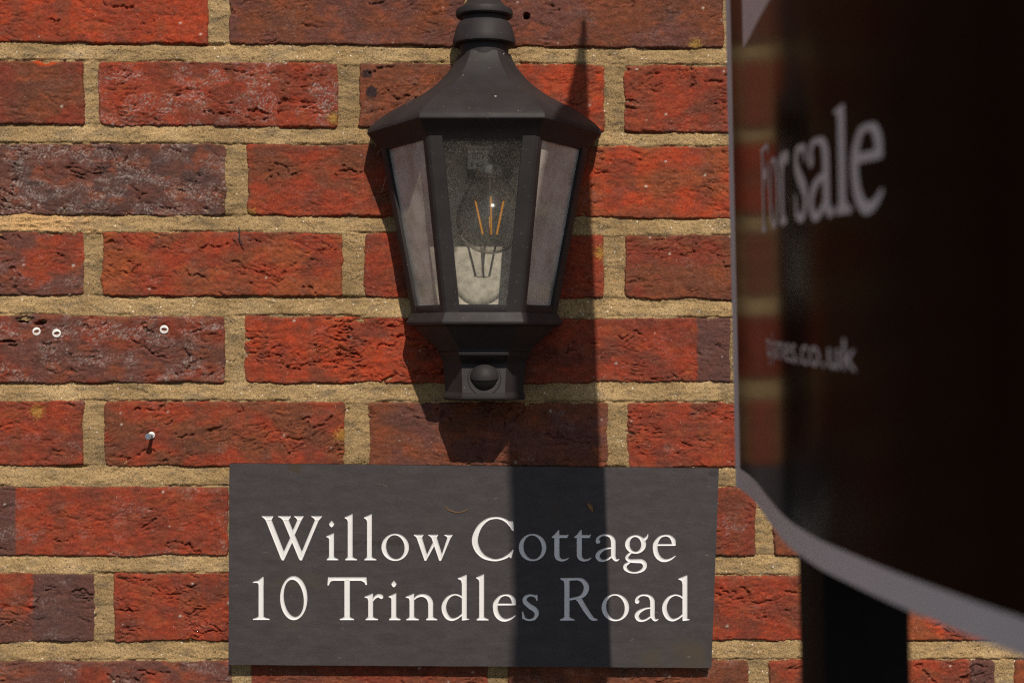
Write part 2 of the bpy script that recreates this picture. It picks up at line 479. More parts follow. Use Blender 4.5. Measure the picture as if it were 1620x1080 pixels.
def poly_dist(x, y, pts):
    d = np.full(x.shape, 1e9)
    for (ax, ay), (bx, by) in zip(pts[:-1], pts[1:]):
        vx, vy = bx - ax, by - ay; L = vx * vx + vy * vy + 1e-9
        t = np.clip(((x - ax) * vx + (y - ay) * vy) / L, 0, 1)
        d = np.minimum(d, np.hypot(x - ax - t * vx, y - ay - t * vy))
    return d

def brick_fields(X, Z, x0, x1, zt, zb, spec, seed):
    """height (mm, outwards) and colour of a hand-made brick face on the points X, Z (mm); zt, zb top and bottom edges per point"""
    c1, c2, bal, eff, cre, ex = spec
    r = np.random.RandomState(seed)
    # ragged outline
    nl = 1.7 * fbm(Z / 22, X * 0 + seed * 1.7, seed + 1, 3); nr = 1.7 * fbm(Z / 22, X * 0 + seed * 2.3, seed + 2, 3)
    nt_ = 1.5 * fbm(X / 36, Z * 0 + seed * 1.1, seed + 3, 4); nb = 1.5 * fbm(X / 36, Z * 0 + seed * 3.1, seed + 4, 4)
    rag = 0.45 * fbm(X / 2.6, Z / 2.6, seed + 9, 2)
    dl = X - (x0 + nl); dr = (x1 + nr) - X; dt = (zt + nt_) - Z; db = Z - (zb + nb)
    dist = np.minimum(np.minimum(dl, dr), np.minimum(dt, db)) + rag
    hx = np.minimum(dl, dr); hz = np.minimum(dt, db)      # knocked corners
    cr = 3.2 + 1.8 * r.rand()
    corner = np.where((hx < cr) & (hz < cr), cr - np.hypot(cr - hx, cr - hz), dist)
    dist = np.minimum(dist, corner + rag)
    ang = r.uniform(-0.30, 0.30)
    U = X * np.cos(ang) - Z * np.sin(ang); V = X * np.sin(ang) + Z * np.cos(ang)
    wu = U + 6 * fbm(U / 30, V / 20, seed + 21, 2); wv = V + 3.4 * fbm(U / 26, V / 15, seed + 22, 2) + 0.7 * fbm(U / 5, V / 4, seed + 29, 2)
    h = 0.55 * fbm(X / 60, Z / 30, seed + 5, 3) + 0.42 * fbm(X / 9, Z / 5, seed + 6, 3) + 0.24 * fbm(X / 3.4, Z / 2.1, seed + 7, 3)
    mask = sstep(-0.15, 0.38, fbm(X / 42, Z / 24, seed + 23, 2) + 0.12 * (cre - 0.6))
    l1 = np.clip(1.25 - np.abs(perlin(wu / 36, wv / 5.4, seed + 24)) / 0.105, 0, 1)
    gate = sstep(-0.15, 0.3, perlin(wu / 20, wv / 9, seed + 25))
    l2 = np.clip(1.2 - np.abs(perlin(wu / 17, wv / 3.4, seed + 26)) / 0.14, 0, 1) * sstep(-0.1, 0.3, perlin(wu / 12, wv / 7, seed + 27))
    h -= cre * (2.9 * l1 * gate * mask + 1.3 * l2 * mask)
    # folded clay: saw-tooth steps that overhang downwards
    st = perlin(wu / 24, wv / 7.5, seed + 28)
    saw = (st * 2.6) - np.floor(st * 2.6)
    h += cre * 1.25 * mask * (saw - 0.5)
    # a few open cracks
    w_, t_ = x1 - x0, float(np.mean(zt) - np.mean(zb))
    for k in range(r.poisson(1.6 + 3.0 * min(cre, 1.3))):
        px_, pz_ = r.uniform(x0 + 6, x1 - 6), r.uniform(np.mean(zb) + 6, np.mean(zt) - 6)
        a = r.choice([r.normal(0.15, 0.3), r.normal(-0.25, 0.3), r.normal(1.0, 0.3)]); pts = [(px_, pz_)]
        for s in range(r.randint(7, 22)):
            a += r.normal(0, 0.75) - 0.22 * a
            px_ += 2.2 * math.cos(a); pz_ += 2.2 * math.sin(a) * 0.8; pts.append((px_, pz_))
        wd = r.uniform(0.55, 1.05)
        dd = poly_dist(X, Z, pts)
        h -= 3.0 * np.clip(1.15 - dd / (wd * 1.3), 0, 1) * sstep(-0.5, 0.1, fbm(X / 6, Z / 6, seed + 31 + k, 2))
        h += 0.25 * np.exp(-(dd / 3.0) ** 2)
    # drag pits
    pits = perlin(X / 3.1, Z / 2.2, seed + 41)
    h -= 0.7 * sstep(0.58, 0.85, pits) * cre
    # colour
    low = fbm(X / 55, Z / 34, seed + 11, 3)
    if bal == 'x':
        a, b = wx(ex['xs'][0]), wx(ex['xs'][1]); mixf = sstep(a, b, X + 18 * low)
    else:
        mixf = sstep(-0.28, 0.34, low + bal)
    col = np.array(c1)[None, :] * (1 - mixf[:, None]) + np.array(c2)[None, :] * mixf[:, None]
    # burnt stripes and orange sand patches
    stp = sstep(0.25, 0.6, perlin(X / 21 + 3.1 * seed, Z / 90, seed + 12))
    col = col * (1 - 0.42 * stp[:, None]) + np.array(BROWN)[None, :] * 0.42 * stp[:, None]
    orr = sstep(0.22, 0.6, fbm(X / 24, Z / 15, seed + 13, 3))
    col = col * (1 - 0.45 * orr[:, None]) + np.array(ORANGE)[None, :] * 0.45 * orr[:, None]
    tone = 1 + 0.24 * fbm(X / 8, Z / 4.5, seed + 14, 3) + 0.10 * fbm(X / 1.7, Z / 1.2, seed + 15, 2)
    col = col * np.clip(tone, 0.5, 1.6)[:, None]
    edge = (1 - sstep(1.0, 5.5, dist)) * sstep(-0.2, 0.4, fbm(X / 9, Z / 9, seed + 16, 2))
    col = col * (1 - 0.35 * edge[:, None]) + np.array((0.16, 0.085, 0.045))[None, :] * 0.35 * edge[:, None]
    soot = sstep(0.05, 0.65, fbm(X / 38, Z / 26, seed + 70, 4))
    col = col * (1 - 0.42 * soot[:, None]) + np.array((0.060, 0.034, 0.027))[None, :] * 0.42 * soot[:, None]
    if 'purple' in ex:
        a, b = wx(ex['purple'][0]), wx(ex['purple'][1])
        pm = sstep(a - 1.5, a + 1.5, X + 1.6 * fbm(Z / 7, X / 9, seed + 17, 3)) * (1 - sstep(b - 1.5, b + 1.5, X))
        col = col * (1 - 0.88 * pm[:, None]) + np.array(PURPLE)[None, :] * 0.88 * pm[:, None]
    em = sstep(0.40 - 0.55 * eff, 0.95 - 0.45 * eff, fbm(X / 30, Z / 20, seed + 18, 3) + 0.25 * eff)
    ef = (1.0 * sstep(0.15, 0.6, fbm(wu / 1.9, wv / 1.1, seed + 19, 3) + 0.4 * fbm(wu / 9, wv / 4, seed + 60, 2)) + 0.25 * sstep(-0.2, 0.8, fbm(X / 7, Z / 5, seed + 61, 3))) * em * min(1, 0.2 + eff)
    col = col * (1 - 0.70 * ef[:, None]) + np.array((0.42, 0.36, 0.33))[None, :] * 0.70 * ef[:, None]
    du = (0.13 + 0.22 * sstep(-0.3, 0.6, fbm(X / 16, Z / 10, seed + 62, 3)))
    col = col * (1 - du[:, None]) + np.array((0.155, 0.062, 0.040))[None, :] * du[:, None]
    for k in range(r.poisson(5)):                          # lime specks
        sx, sz, sr = r.uniform(x0, x1), r.uniform(np.mean(zb), np.mean(zt)), r.uniform(0.5, 1.3)
        s = np.clip(1.4 - np.hypot(X - sx, (Z - sz) * 1.2) / sr, 0, 1)
        col = col * (1 - s[:, None]) + np.array((0.52, 0.45, 0.38))[None, :] * s[:, None]; h += 0.35 * s
    if r.rand() < 0.35:                                    # ochre lichen
        sx, sz = r.choice([x0 + 4, x1 - 4, r.uniform(x0, x1)]), r.uniform(np.mean(zb), np.mean(zt))
        s = sstep(0.35, 0.8, 1 - np.hypot(X - sx, Z - sz) / 11 + 0.5 * fbm(X / 1.6, Z / 1.6, seed + 51, 2))
        col = col * (1 - 0.75 * s[:, None]) + np.array((0.36, 0.22, 0.045))[None, :] * 0.75 * s[:, None]
    if 'spot' in ex:
        sx, sz, sr = wx(ex['spot'][0]), wz(ex['spot'][1]), ex['spot'][2] * PXMM
        for (ox, oz, k) in ((0, 0, 1.0), (-4, 16, 0.8)):
            s = sstep(-0.1, 0.25, 1 - np.hypot(X - sx - ox, Z - sz - oz) / (sr * k) + 0.35 * fbm(X / 3, Z / 3, seed + 52, 2))
            col = col * (1 - 0.9 * s[:, None]) + np.array((0.020, 0.017, 0.019))[None, :] * 0.9 * s[:, None]; h += 0.5 * s
    if 'chip' in ex:
        sx, sz = wx(ex['chip'][0]), wz(ex['chip'][1]); rx, rz = ex['chip'][2] * PXMM, ex['chip'][3] * PXMM
        q = np.hypot((X - sx) / rx, (Z - sz) / rz)
        h -= 6 * (1 - sstep(0.5, 1.0, q)); s = (1 - sstep(1.3, 1.75, q))
        col = col * (1 - 0.8 * s[:, None]) + np.array((0.47, 0.062, 0.012))[None, :] * 0.8 * s[:, None]
    for (a, b, rx, rz) in ex.get('pit', []):
        q = np.hypot((X - wx(a)) / (rx * PXMM), (Z - wz(b)) / (rz * PXMM)) + 0.45 * fbm(X / 4, Z / 4, seed + 53, 2)
        h -= 9 * (1 - sstep(0.55, 1.0, q))
    if 'hole' in ex:
        a, b, rr_ = ex['hole']
        h -= 14 * (1 - sstep(0.80, 1.0, np.hypot(X - wx(a), Z - wz(b)) / (rr_ * PXMM)))
    for (a, b) in PLUGS:
        q = np.hypot(X - wx(a), Z - wz(b))
        h = np.where(q < 4.6 + 0.6 * fbm(X / 2, Z / 2, 77, 2), np.minimum(h, -0.9), h)
    face_off = r.uniform(-0.7, 0.7); tilt = r.uniform(-0.6, 0.6)
    h += 0.35 + face_off + tilt * (Z - float(np.mean(zb)) - t_ / 2) / t_
    h = h * sstep(-0.3, 2.6, dist) - 5.5 * (1 - sstep(-1.0, 1.9, dist)) ** 1.3
    return h, col

PLUGS = [(58, 524), (90, 527), (260, 521), (240, 688)]

def make_brick(key, x0p, x1p, rowdef, spec, seed, step=1.0):
    tl, tr_, bl, br_, _ = rowdef
    x0, x1 = wx(x0p), wx(x1p)
    pad = 2.6
    xm = (x0 + x1) / 2; zm = wz((yline(tl, tr_, (x0p + x1p) / 2) + yline(bl, br_, (x0p + x1p) / 2)) / 2)
    nx = int((x1 - x0 + 2 * pad) / step) + 1
    hz = abs(wz(tl) - wz(bl)) + 2 * pad + 3
    nz = int(hz / step) + 1
    gx = np.linspace(x0 - pad, x1 + pad, nx); gz = np.linspace(zm - hz / 2, zm + hz / 2, nz)
    X, Z = np.meshgrid(gx, gz); X = X.ravel(); Z = Z.ravel()
    px = X / PXMM + 810
    h, col = brick_fields(X, Z, x0, x1, wz(yline(tl, tr_, px)), wz(yline(bl, br_, px)), spec, seed)
    co = np.stack([(X - xm) * 1e-3, -h * 1e-3, (Z - zm) * 1e-3], 1)
    idx = np.arange(nx * nz).reshape(nz, nx)
    q = np.stack([idx[:-1, :-1], idx[:-1, 1:], idx[1:, 1:], idx[1:, :-1]], -1).reshape(-1, 4)
    # sides running back into the wall
    ring = np.concatenate([idx[0, :], idx[1:, -1], idx[-1, -2::-1], idx[-2:0:-1, 0]])
    back = co[ring].copy(); back[:, 1] = 0.10
    bi = nx * nz + np.arange(len(ring)); r2 = np.roll(ring, -1); b2 = np.roll(bi, -1)
    q2 = np.stack([ring, bi, b2, r2], 1)
    me = mesh_np('brick', np.vstack([co, back]), np.vstack([q, q2]), True, np.vstack([col, col[ring]]))
    return link('brick', me, M_BRICK, wall, (xm * 1e-3, 0, CAM_Z + zm * 1e-3))

VISIBLE = []
seed = 100
detail_rows = list(ROWS.items())
all_rects = []                      # (x0, x1, rowdef) of every brick of the measured rows
for rk, rd in detail_rows:
    for i, (a, b) in enumerate(rd[4]):
        seed += 7
        all_rects.append((a, b, rd))
        if b < -60 or a > 1690: continue
        spec = BR.get((rk, i))
        if spec is None:
            r = np.random.RandomState(seed)
            spec = (PAL[r.randint(len(PAL))], PAL[r.randint(len(PAL))], r.uniform(-0.2, 0.2), r.uniform(0, 0.5), r.uniform(0.5, 1.0), {})
        VISIBLE.append(make_brick((rk, i), a, b, rd, spec, seed, 1.5 if (a > 1160 and rk in 'ABCDEF') or a > 1480 else 0.9))

# mortar: one fine sheet through the measured joints
def make_mortar():
    X0, X1, Z0, Z1 = wx(-60), wx(1690), wz(1135), wz(-30)
    step = 0.85
    gx = np.arange(X0, X1, step); gz = np.arange(Z0, Z1, step)
    nx, nz = len(gx), len(gz)
    X, Z = np.meshgrid(gx, gz)
    PXx = X / PXMM + 810
    inside = np.full(X.shape, -99.0)
    for a, b, rd in all_rects:
        i0 = max(0, np.searchsorted(gx, wx(a) - 30)); i1 = min(nx, np.searchsorted(gx, wx(b) + 30))
        zt, zb = wz(min(rd[0], rd[1])), wz(max(rd[2], rd[3]))
        j0 = max(0, np.searchsorted(gz, zb - 30)); j1 = min(nz, np.searchsorted(gz, zt + 30))
        if i0 >= i1 or j0 >= j1: continue
        s = (slice(j0, j1), slice(i0, i1))
        d = np.minimum(np.minimum(X[s] - wx(a), wx(b) - X[s]), np.minimum(wz(yline(rd[0], rd[1], PXx[s])) - Z[s], Z[s] - wz(yline(rd[2], rd[3], PXx[s]))))
        inside[s] = np.maximum(inside[s], d)
    # fraction down each bed joint
    t = np.full(X.shape, 0.45)
    rows = [rd for _, rd in detail_rows]
    for r0, r1 in zip(rows[:-1], rows[1:]):
        up = wz(yline(r0[2], r0[3], PXx)); lo = wz(yline(r1[0], r1[1], PXx))
        m = (Z <= up + 2) & (Z >= lo - 2)
        t = np.where(m, np.clip((up - Z) / (up - lo), 0, 1), t)
    bed = (t != 0.45)
    Xr, Zr = X.ravel(), Z.ravel()
    h = -1.15 + 1.5 * (t.ravel() - 0.45) * bed.ravel()
    h += 0.75 * fbm(Xr / 45, Zr / 12, 900, 3) + 0.40 * fbm(Xr / 7, Zr / 4, 901, 3) + 0.22 * fbm(Xr / 1.9, Zr / 1.7, 902, 2)
    # pointing drawn over the arrises here and there
    h += 0.7 * sstep(0.25, 0.6, fbm(Xr / 28, Zr / 16, 903, 3))
    # hairline shrinkage gap along the lower arris
    gap = np.exp(-((t.ravel() - 0.985 + 0.05 * fbm(Xr / 9, Zr / 9, 907, 2)) / 0.045) ** 2) * bed.ravel() * sstep(-0.35, 0.1, fbm(Xr / 90, Zr / 40, 904, 3))
    h -= 2.2 * gap
    gap = np.exp(-((t.ravel() - 0.02) / 0.05) ** 2) * bed.ravel() * sstep(0.0, 0.35, fbm(Xr / 35, Zr / 30, 905, 2))
    h -= 2.2 * gap
    # blow holes
    h -= 1.6 * sstep(0.62, 0.85, perlin(Xr / 3.4, Zr / 3.4, 906))
    h -= 1.0 * sstep(0.6, 2.6, inside.ravel())
    patch = sstep(-0.2, 0.2, 1 - np.maximum(np.abs(Xr - wx(62)) / (78 * PXMM), np.abs(Zr - wz(353)) / (17 * PXMM)) + 0.35 * fbm(Xr / 8, Zr / 5, 910, 3))
    h += patch * (0.9 + 1.3 * fbm(Xr / 11, Zr / 4, 911, 3))
    keep = inside < 5.0
    cell = keep[:-1, :-1] | keep[:-1, 1:] | keep[1:, :-1] | keep[1:, 1:]
    idx = np.arange(nx * nz).reshape(nz, nx)
    q = np.stack([idx[:-1, :-1], idx[:-1, 1:], idx[1:, 1:], idx[1:, :-1]], -1)[cell]
    used = np.unique(q); remap = np.full(nx * nz, -1); remap[used] = np.arange(len(used))
    co = np.stack([Xr * 1e-3, -h * 1e-3, Zr * 1e-3 + CAM_Z], 1)[used]
    tint = np.ones((nx * nz, 3)) * (1.0 + 0.22 * fbm(Xr / 60, Zr / 25, 908, 3))[:, None]
    tint *= np.where(bed.ravel(), 1.0, 0.86)[:, None]
    grey = sstep(0.1, 0.7, fbm(Xr / 22, Zr / 9, 909, 3))[:, None]
    tint = tint * (1 - grey * np.array((0.26, 0.23, 0.14))[None, :])
    me = mesh_np('mortar', co, remap[q], True, (tint * (1 + patch[:, None] * np.array((0.42, 0.30, 0.22))[None, :]))[used])
    return link('mortar', me, M_MORTAR, wall)
mortar = make_mortar()

# the wall beyond the measured part: plainer bricks that share a few meshes
def coarse_brick(k):
    r = np.random.RandomState(4000 + k)
    spec = (PAL[k % 6], PAL[(k * 2 + 1) % 6], 0.0, 0.3, 0.6, {})
    L, H = 379 * PXMM, 105 * PXMM
    gx = np.linspace(-L / 2 - 2, L / 2 + 2, 46); gz = np.linspace(-H / 2 - 2, H / 2 + 2, 16)
    X, Z = np.meshgrid(gx, gz); X = X.ravel(); Z = Z.ravel()
    h, col = brick_fields(X + 9000, Z + 9000, 9000 - L / 2, 9000 + L / 2, np.full(X.shape, 9000 + H / 2), np.full(X.shape, 9000 - H / 2), spec, 4100 + k)
    co = np.stack([X * 1e-3, -h * 1e-3, Z * 1e-3], 1); nx, nz = 46, 16
    idx = np.arange(nx * nz).reshape(nz, nx)
    q = np.stack([idx[:-1, :-1], idx[:-1, 1:], idx[1:, 1:], idx[1:, :-1]], -1).reshape(-1, 4)
    ring = np.concatenate([idx[0, :], idx[1:, -1], idx[-1, -2::-1], idx[-2:0:-1, 0]])
    back = co[ring].copy(); back[:, 1] = 0.10
    bi = nx * nz + np.arange(len(ring))
    q2 = np.stack([ring, bi, np.roll(bi, -1), np.roll(ring, -1)], 1)
    me = mesh_np('brick', np.vstack([co, back]), np.vstack([q, q2]), True, np.vstack([col, col[ring]]))
    me.materials.append(M_BRICK)
    return me
COARSE = [coarse_brick(k) for k in range(8)]
WX0, WX1 = -1150, 1150
def outer_row(yc, off, full):
    px = off - 409 * 8
    while px < 4200:
        a, b = px, px + 379
        xm = wx((a + b) / 2)
        if WX0 < xm < WX1 and (full or b < -60 or a > 1690):
            o = link('brick', COARSE[random.randrange(len(COARSE))], None, wall, (xm * 1e-3, 0, CAM_Z + wz(yc) * 1e-3))
            if random.random() < 0.5: o.rotation_euler = (0, 0, 0)
        px += 409
for n, (rk, rd) in enumerate(detail_rows):
    base = rd[4][1][0]
    outer_row((rd[0] + rd[2]) / 2, base, False)
for k in range(1, 8): outer_row(14 - 134 * k, -50 if k % 2 == 0 else -245, True)
for k in range(1, 7): outer_row(1097 + 134 * k, -20 if k % 2 == 0 else -245, True)
ZT, ZB = wz(14 - 134 * 7 - 67), wz(1097 + 134 * 6 + 67)
rects = [(WX0 - 110, wx(-60), wz(1135), wz(-30)), (wx(1690), WX1 + 110, wz(1135), wz(-30)),
         (WX0 - 110, WX1 + 110, wz(-30), ZT), (WX0 - 110, WX1 + 110, ZB, wz(1135))]
vv, ff = [], []
for (a, b, c, d) in rects:
    n = len(vv); vv += [P(a, -1.0, c), P(b, -1.0, c), P(b, -1.0, d), P(a, -1.0, d)]; ff.append((n, n + 1, n + 2, n + 3))
link('mortar', mesh_py('mortar_outer', vv, ff), M_MORTAR, wall)
# plinth under the brickwork, down to the ground, and the core behind the bricks
v, f = box_vf(WX0 - 110, WX1 + 110, -100, 4, -CAM_Z * 1000, ZB)
link('plinth', mesh_py('plinth', v, f), M_MORTAR, wall)
v, f = box_vf(WX0 - 110, WX1 + 110, -210, -101, -CAM_Z * 1000, ZT)
link('wall_core', mesh_py('wall_core', v, f), M_MORTAR, wall)

# ------------------------------------------------------------------ lantern
LX, LD = -24.0, 28.0           # axis, and its distance from the wall
lantern = empty('wall_lantern', P(LX, LD, -48))
tag(lantern, 'black metal half lantern with clear panes fixed to the brick wall above the slate sign', 'lantern')

def hexring(r, z, back=2.0, rnd=1.3, lx=LX, ld=LD):
    pts = [(-r, back), (-r, ld), (-r / 2, ld + 0.866 * r), (r / 2, ld + 0.866 * r), (r, ld), (r, back)]
    out = []
    for i, p in enumerate(pts):
        if i in (0, 5):
            out.append(p); continue
        a, b = Vector(pts[i - 1]), Vector(pts[i + 1]); c = Vector(p)
        da, db = (a - c), (b - c)
        ra = min(rnd, da.length * 0.4); 
        A = c + da.normalized() * ra; B = c + db.normalized() * ra
        for t in (0, 0.5, 1): out.append(tuple((1 - t) ** 2 * A + 2 * t * (1 - t) * c + t * t * B))
    return [P(lx + x, d, z) for x, d in out]

roof_prof = crom([(101.6, 180.2), (100.6, 183.4), (97.2, 187.2), (92, 191.5), (78.5, 200.5), (62, 209), (50, 216), (38.5, 225), (29.5, 235.5), (25.0, 243), (23.0, 248)], 4)
rings = [hexring(88, 165), hexring(99.5, 178.3), hexring(101.2, 179.2)] + [hexring(float(r), float(z)) for r, z in roof_prof]
roof = link('roof', loft('roof', rings, True, True, True, 24), M_METAL, lantern)
fin_prof = [(0.1, 246), (21, 246), (21, 255), (26.2, 255.5), (27.2, 256.6), (27.4, 259), (26.4, 263), (24.8, 269), (22.8, 274), (21.4, 275.5), (20.0, 275.8)]
link('finial_collar', lathe('finial_collar', fin_prof, LX, LD), M_METAL, roof)
fin2 = [(0.1, 274), (19.6, 274), (19.6, 279.6), (23.6, 280), (24.6, 281.2), (24.8, 284.6), (24.0, 286.4), (21.5, 287.5), (17.6, 290.5), (14.6, 294), (13.6, 296.0), (15.2, 296.6), (15.8, 300), (14.0, 304), (9, 307), (7.2, 311), (9.5, 316), (11.5, 322), (10.2, 329), (6.0, 334), (2.2, 337), (0.6, 343), (0.1, 344)]
link('finial', lathe('finial', fin2, LX, LD), M_METAL, roof)

# pale flecks that have settled on the sunny facet of the roof
for (fx, fy, fw) in ((784, 153, 1.1), (733, 120, 0.45), (797, 86, 0.5), (820, 176, 0.35)):
    best = None
    for r_, z_ in crom(roof_prof[::4], 30):
        d_ = LD + 0.866 * r_
        e = abs(540 - z_ * F_PX / (CAM_D * 1000 - d_) - fy)
        if best is None or e < best[0]: best = (e, float(r_), float(z_), float(d_))
    _, r_, z_, d_ = best
    x_ = (fx - 810) * (CAM_D * 1000 - d_) / F_PX
    out = [(math.cos(t) * fw * random.uniform(0.6, 1.3), math.sin(t) * fw * 0.45 * random.uniform(0.6, 1.3)) for t in np.linspace(0, 2 * math.pi, 7, endpoint=False)]
    link('grit_fleck', loft('grit_fleck', [[P(x_ + a, d_ + 0.15 + k - 0.5 * b, z_ + 0.15 + k + 0.8 * b) for a, b in out] for k in (-0.6, 0.15)]), M_BACK, roof)

# glazed body: four corner posts, rails and panes
ZB_, ZT_, RB_, RT_ = 24.0, 169.0, 63.0, 90.0
def rad(z): return RB_ + (RT_ - RB_) * (z - ZB_) / (ZT_ - ZB_)
def corners(r): return [Vector((-r, LD)), Vector((-r / 2, LD + 0.866 * r)), Vector((r / 2, LD + 0.866 * r)), Vector((r, LD))]
def front_post(side):
    rings = []
    for z in (ZB_, ZT_):
        c = corners(rad(z)); i = 1 if side < 0 else 2; o = 2 if side < 0 else 1; s = 0 if side < 0 else 3
        C0 = c[i]; fdir = (c[o] - C0).normalized(); sdir = (c[s] - C0).normalized()
        inn = (fdir + sdir).normalized()
        e = C0 + inn * 0.9
        sec = [C0 + fdir * 1.6, C0 + fdir * 12.0, C0 + fdir * 12.4 + Vector((0, -5.0)), C0 + inn * 9.0, C0 + sdir * 8.4 + inn * 4.0, C0 + sdir * 8.0, C0 + sdir * 1.6]
        rings.append([P(LX + p.x, p.y, z) for p in sec])
    return loft('post', rings, True, True, True, 20)
def side_post(side):
    rings = []
    for z in (ZB_, ZT_):
        c = corners(rad(z)); C0 = c[0] if side < 0 else c[3]; o = c[1] if side < 0 else c[2]
        sdir = (o - C0).normalized(); nin = Vector((-side * 0.866, -0.5))
        sec = [Vector((C0.x, 3.0)), C0 + Vector((0, -1.2)), C0 + sdir * 1.2, C0 + sdir * 9.5, C0 + sdir * 9.5 + nin * 4.5, Vector((C0.x - side * 6.0, LD - 4)), Vector((C0.x - side * 6.0, 3.0))]
        rings.append([P(LX + p.x, p.y, z) for p in sec])
    return loft('post', rings, True, True, True, 20)
for s in (-1, 1):
    link('post', front_post(s), M_METAL, lantern)
    link('post', side_post(s), M_METAL, lantern)
def strip(z0, z1, i, inset, thick, e0=0.0, e1=0.0, bulge=0.0):
    """a slab in face i (0 left, 1 front, 2 right) between two heights"""
    rings = []
    for z in (z0, z1):
        c = corners(rad(z)); a, b = c[i], c[i + 1]; dr = (b - a).normalized()
        n = Vector((-dr.y, dr.x)); n = n if n.dot((a + b) / 2 - Vector((0, LD))) > 0 else -n
        a = a + dr * e0; b = b - dr * e1
        rings.append([P(LX + p.x, p.y, z) for p in (a - n * inset, b - n * inset, b - n * (inset + thick), a - n * (inset + thick))])
    return loft('strip', rings, True, True, False)
for i in range(3):
    e0 = 12.0 if i == 1 else (9.2 if i == 0 else 7.6); e1 = 12.0 if i == 1 else (7.6 if i == 0 else 9.2)
    link('bottom_rail', bevel_mesh(strip(ZB_, ZB_ + 6.6, i, 0.25, 4.4, e0 - 0.3, e1 - 0.3), 0.0005), M_METAL, lantern)
    link('top_rail', strip(ZT_ - 2.6, ZT_ - 0.2, i, 0.5, 4.2, e0 - 0.3, e1 - 0.3), M_METAL, lantern)
    link('glass_pane', strip(ZB_ + 6.0, ZT_ - 2.2, i, 3.0, 1.6, e0 - 1.5, e1 - 1.5), M_PANE if i == 1 else M_SIDEPANE, lantern)

# back plate
rb, rt = rad(ZB_ + 1) - 6.3, rad(ZT_ - 1) - 6.3
v = [P(LX + x, d, z) for (x, z) in ((-rb, ZB_ + 1), (rb, ZB_ + 1), (rt, ZT_ - 1), (-rt, ZT_ - 1)) for d in (19.0, 21.5)]
link('back_plate', mesh_py('back_plate', v, [(0, 2, 4, 6), (1, 3, 5, 7), (0, 1, 3, 2), (2, 3, 5, 4), (4, 5, 7, 6), (6, 7, 1, 0)]), M_BACK, lantern)

# base ledge
led = [(58, 13.2), (65.2, 13.4), (67.0, 14.6), (67.4, 16.2), (66.9, 18.0), (65.6, 20.0), (64.4, 22.6), (63.6, 24.2), (60, 24.4)]
link('base_ledge', loft('base_ledge', [hexring(r, z, 2.0, 1.6) for r, z in led], True, True, True, 24), M_METAL, lantern)
und = [(61, 13.0), (57, 8.5), (50, 2), (44, -3), (41, -6.5), (41.5, -8.0)]
link('base_taper', loft('base_taper', [hexring(r, z, 2.0, 1.2, LX, LD - 1) for r, z in und], True, True, True, 24), M_METAL, lantern)

# motion sensor housing
def housing_ring(wf, wb, df, db, z):
    """front width, rear width, depth of the front, depth where the cheeks meet the flank"""
    pts = [(-wb, 2), (-wb, db), (-wf, df), (wf, df), (wb, db), (wb, 2)]
    return [P(LX + x, d, z) for x, d in pts]
hs = [housing_ring(19.2, 35.0, 56.5, 27, -50.2), housing_ring(18.8, 35.4, 58.4, 28, -48.4), housing_ring(18.4, 35.2, 58.6, 28, -46.6), housing_ring(18.0, 34.4, 56.4, 27.4, -44.8), housing_ring(18.0, 33.8, 54.2, 26, -43.4),
      housing_ring(19.0, 35.6, 49.5, 24, -19.0), housing_ring(19.6, 36.4, 51.5, 24, -16.8), housing_ring(20.5, 37.4, 56.5, 24, -14.2), housing_ring(20.8, 38.6, 61.4, 24, -11.6), housing_ring(20.8, 39.4, 62.4, 24, -9.6), housing_ring(20.6, 39.6, 61.6, 24, -8.0), housing_ring(19.6, 40.0, 57.5, 24, -6.6)]
sensor = link('sensor_housing', loft('sensor_housing', hs, True, True, True, 18), M_METAL, lantern)
# eyeball sensor: socket ring, dark lens, hooded upper half
sc_, sd_, sz_ = LX + 0.6, 47.5, -31.0
def sphere_part(name, r, lat0, lat1, tilt=0.0, seg=40, rows=14):
    """latitude band of a sphere whose pole points up and out"""
    rings = []
    for i in range(rows + 1):
        la = math.radians(lat0 + (lat1 - lat0) * i / rows)
        ring = []
        for j in range(seg):
            lo = 2 * math.pi * j / seg
            x, y, z = r * math.cos(la) * math.cos(lo), r * math.cos(la) * math.sin(lo), r * math.sin(la)
            ct, st_ = math.cos(tilt), math.sin(tilt)
            y, z = y * ct - z * st_, y * st_ + z * ct
            ring.append(P(sc_ + x, sd_ - y, sz_ + z))
        rings.append(ring)
    return loft(name, rings, True, True, True, 50)
eye = link('sensor_lens', sphere_part('sensor_lens', 12.2, -89, 89), M_LENS, sensor)
link('sensor_hood', sphere_part('sensor_hood', 13.0, 3, 89, math.radians(12)), M_METAL, sensor)
ring_in, ring_out = 13.6, 15.2
rr0 = [[P(sc_ + r * math.cos(a), 51.2 - (r * math.sin(a)) * 0.22 + dd, sz_ + r * math.sin(a)) for a in np.linspace(0, 2 * math.pi, 40, endpoint=False)] for r, dd in ((13.2, -6), (13.2, 0.6), (14.0, 1.0), (14.8, 0.4), (15.0, -6))]
link('sensor_bezel', loft('sensor_bezel', rr0, False, False, True, 50), M_METAL, sensor)

# lamp holder with its sticker, bulb
hx0, hx1 = LX - 14.5, LX + 24.5
v, f = box_vf(hx0, hx1, 22, 58, 141, 172)
holder = link('lamp_holder', bevel_mesh(mesh_py('lamp_holder', v, f), 0.002), M_METAL, lantern)
v, f = box_vf(hx0 + 1.0, hx0 + 18.6, 58.05, 58.35, 145.5, 161.5)
sticker = link('rating_sticker', mesh_py('rating_sticker', v, f), M_STICKER, lantern)
v, f = box_vf(hx0 + 1.0, hx0 + 22.0, 58.05, 58.35, 162.5, 171.5)
sticker2 = link('rating_sticker', mesh_py('rating_sticker', v, f), M_STICKER, lantern)

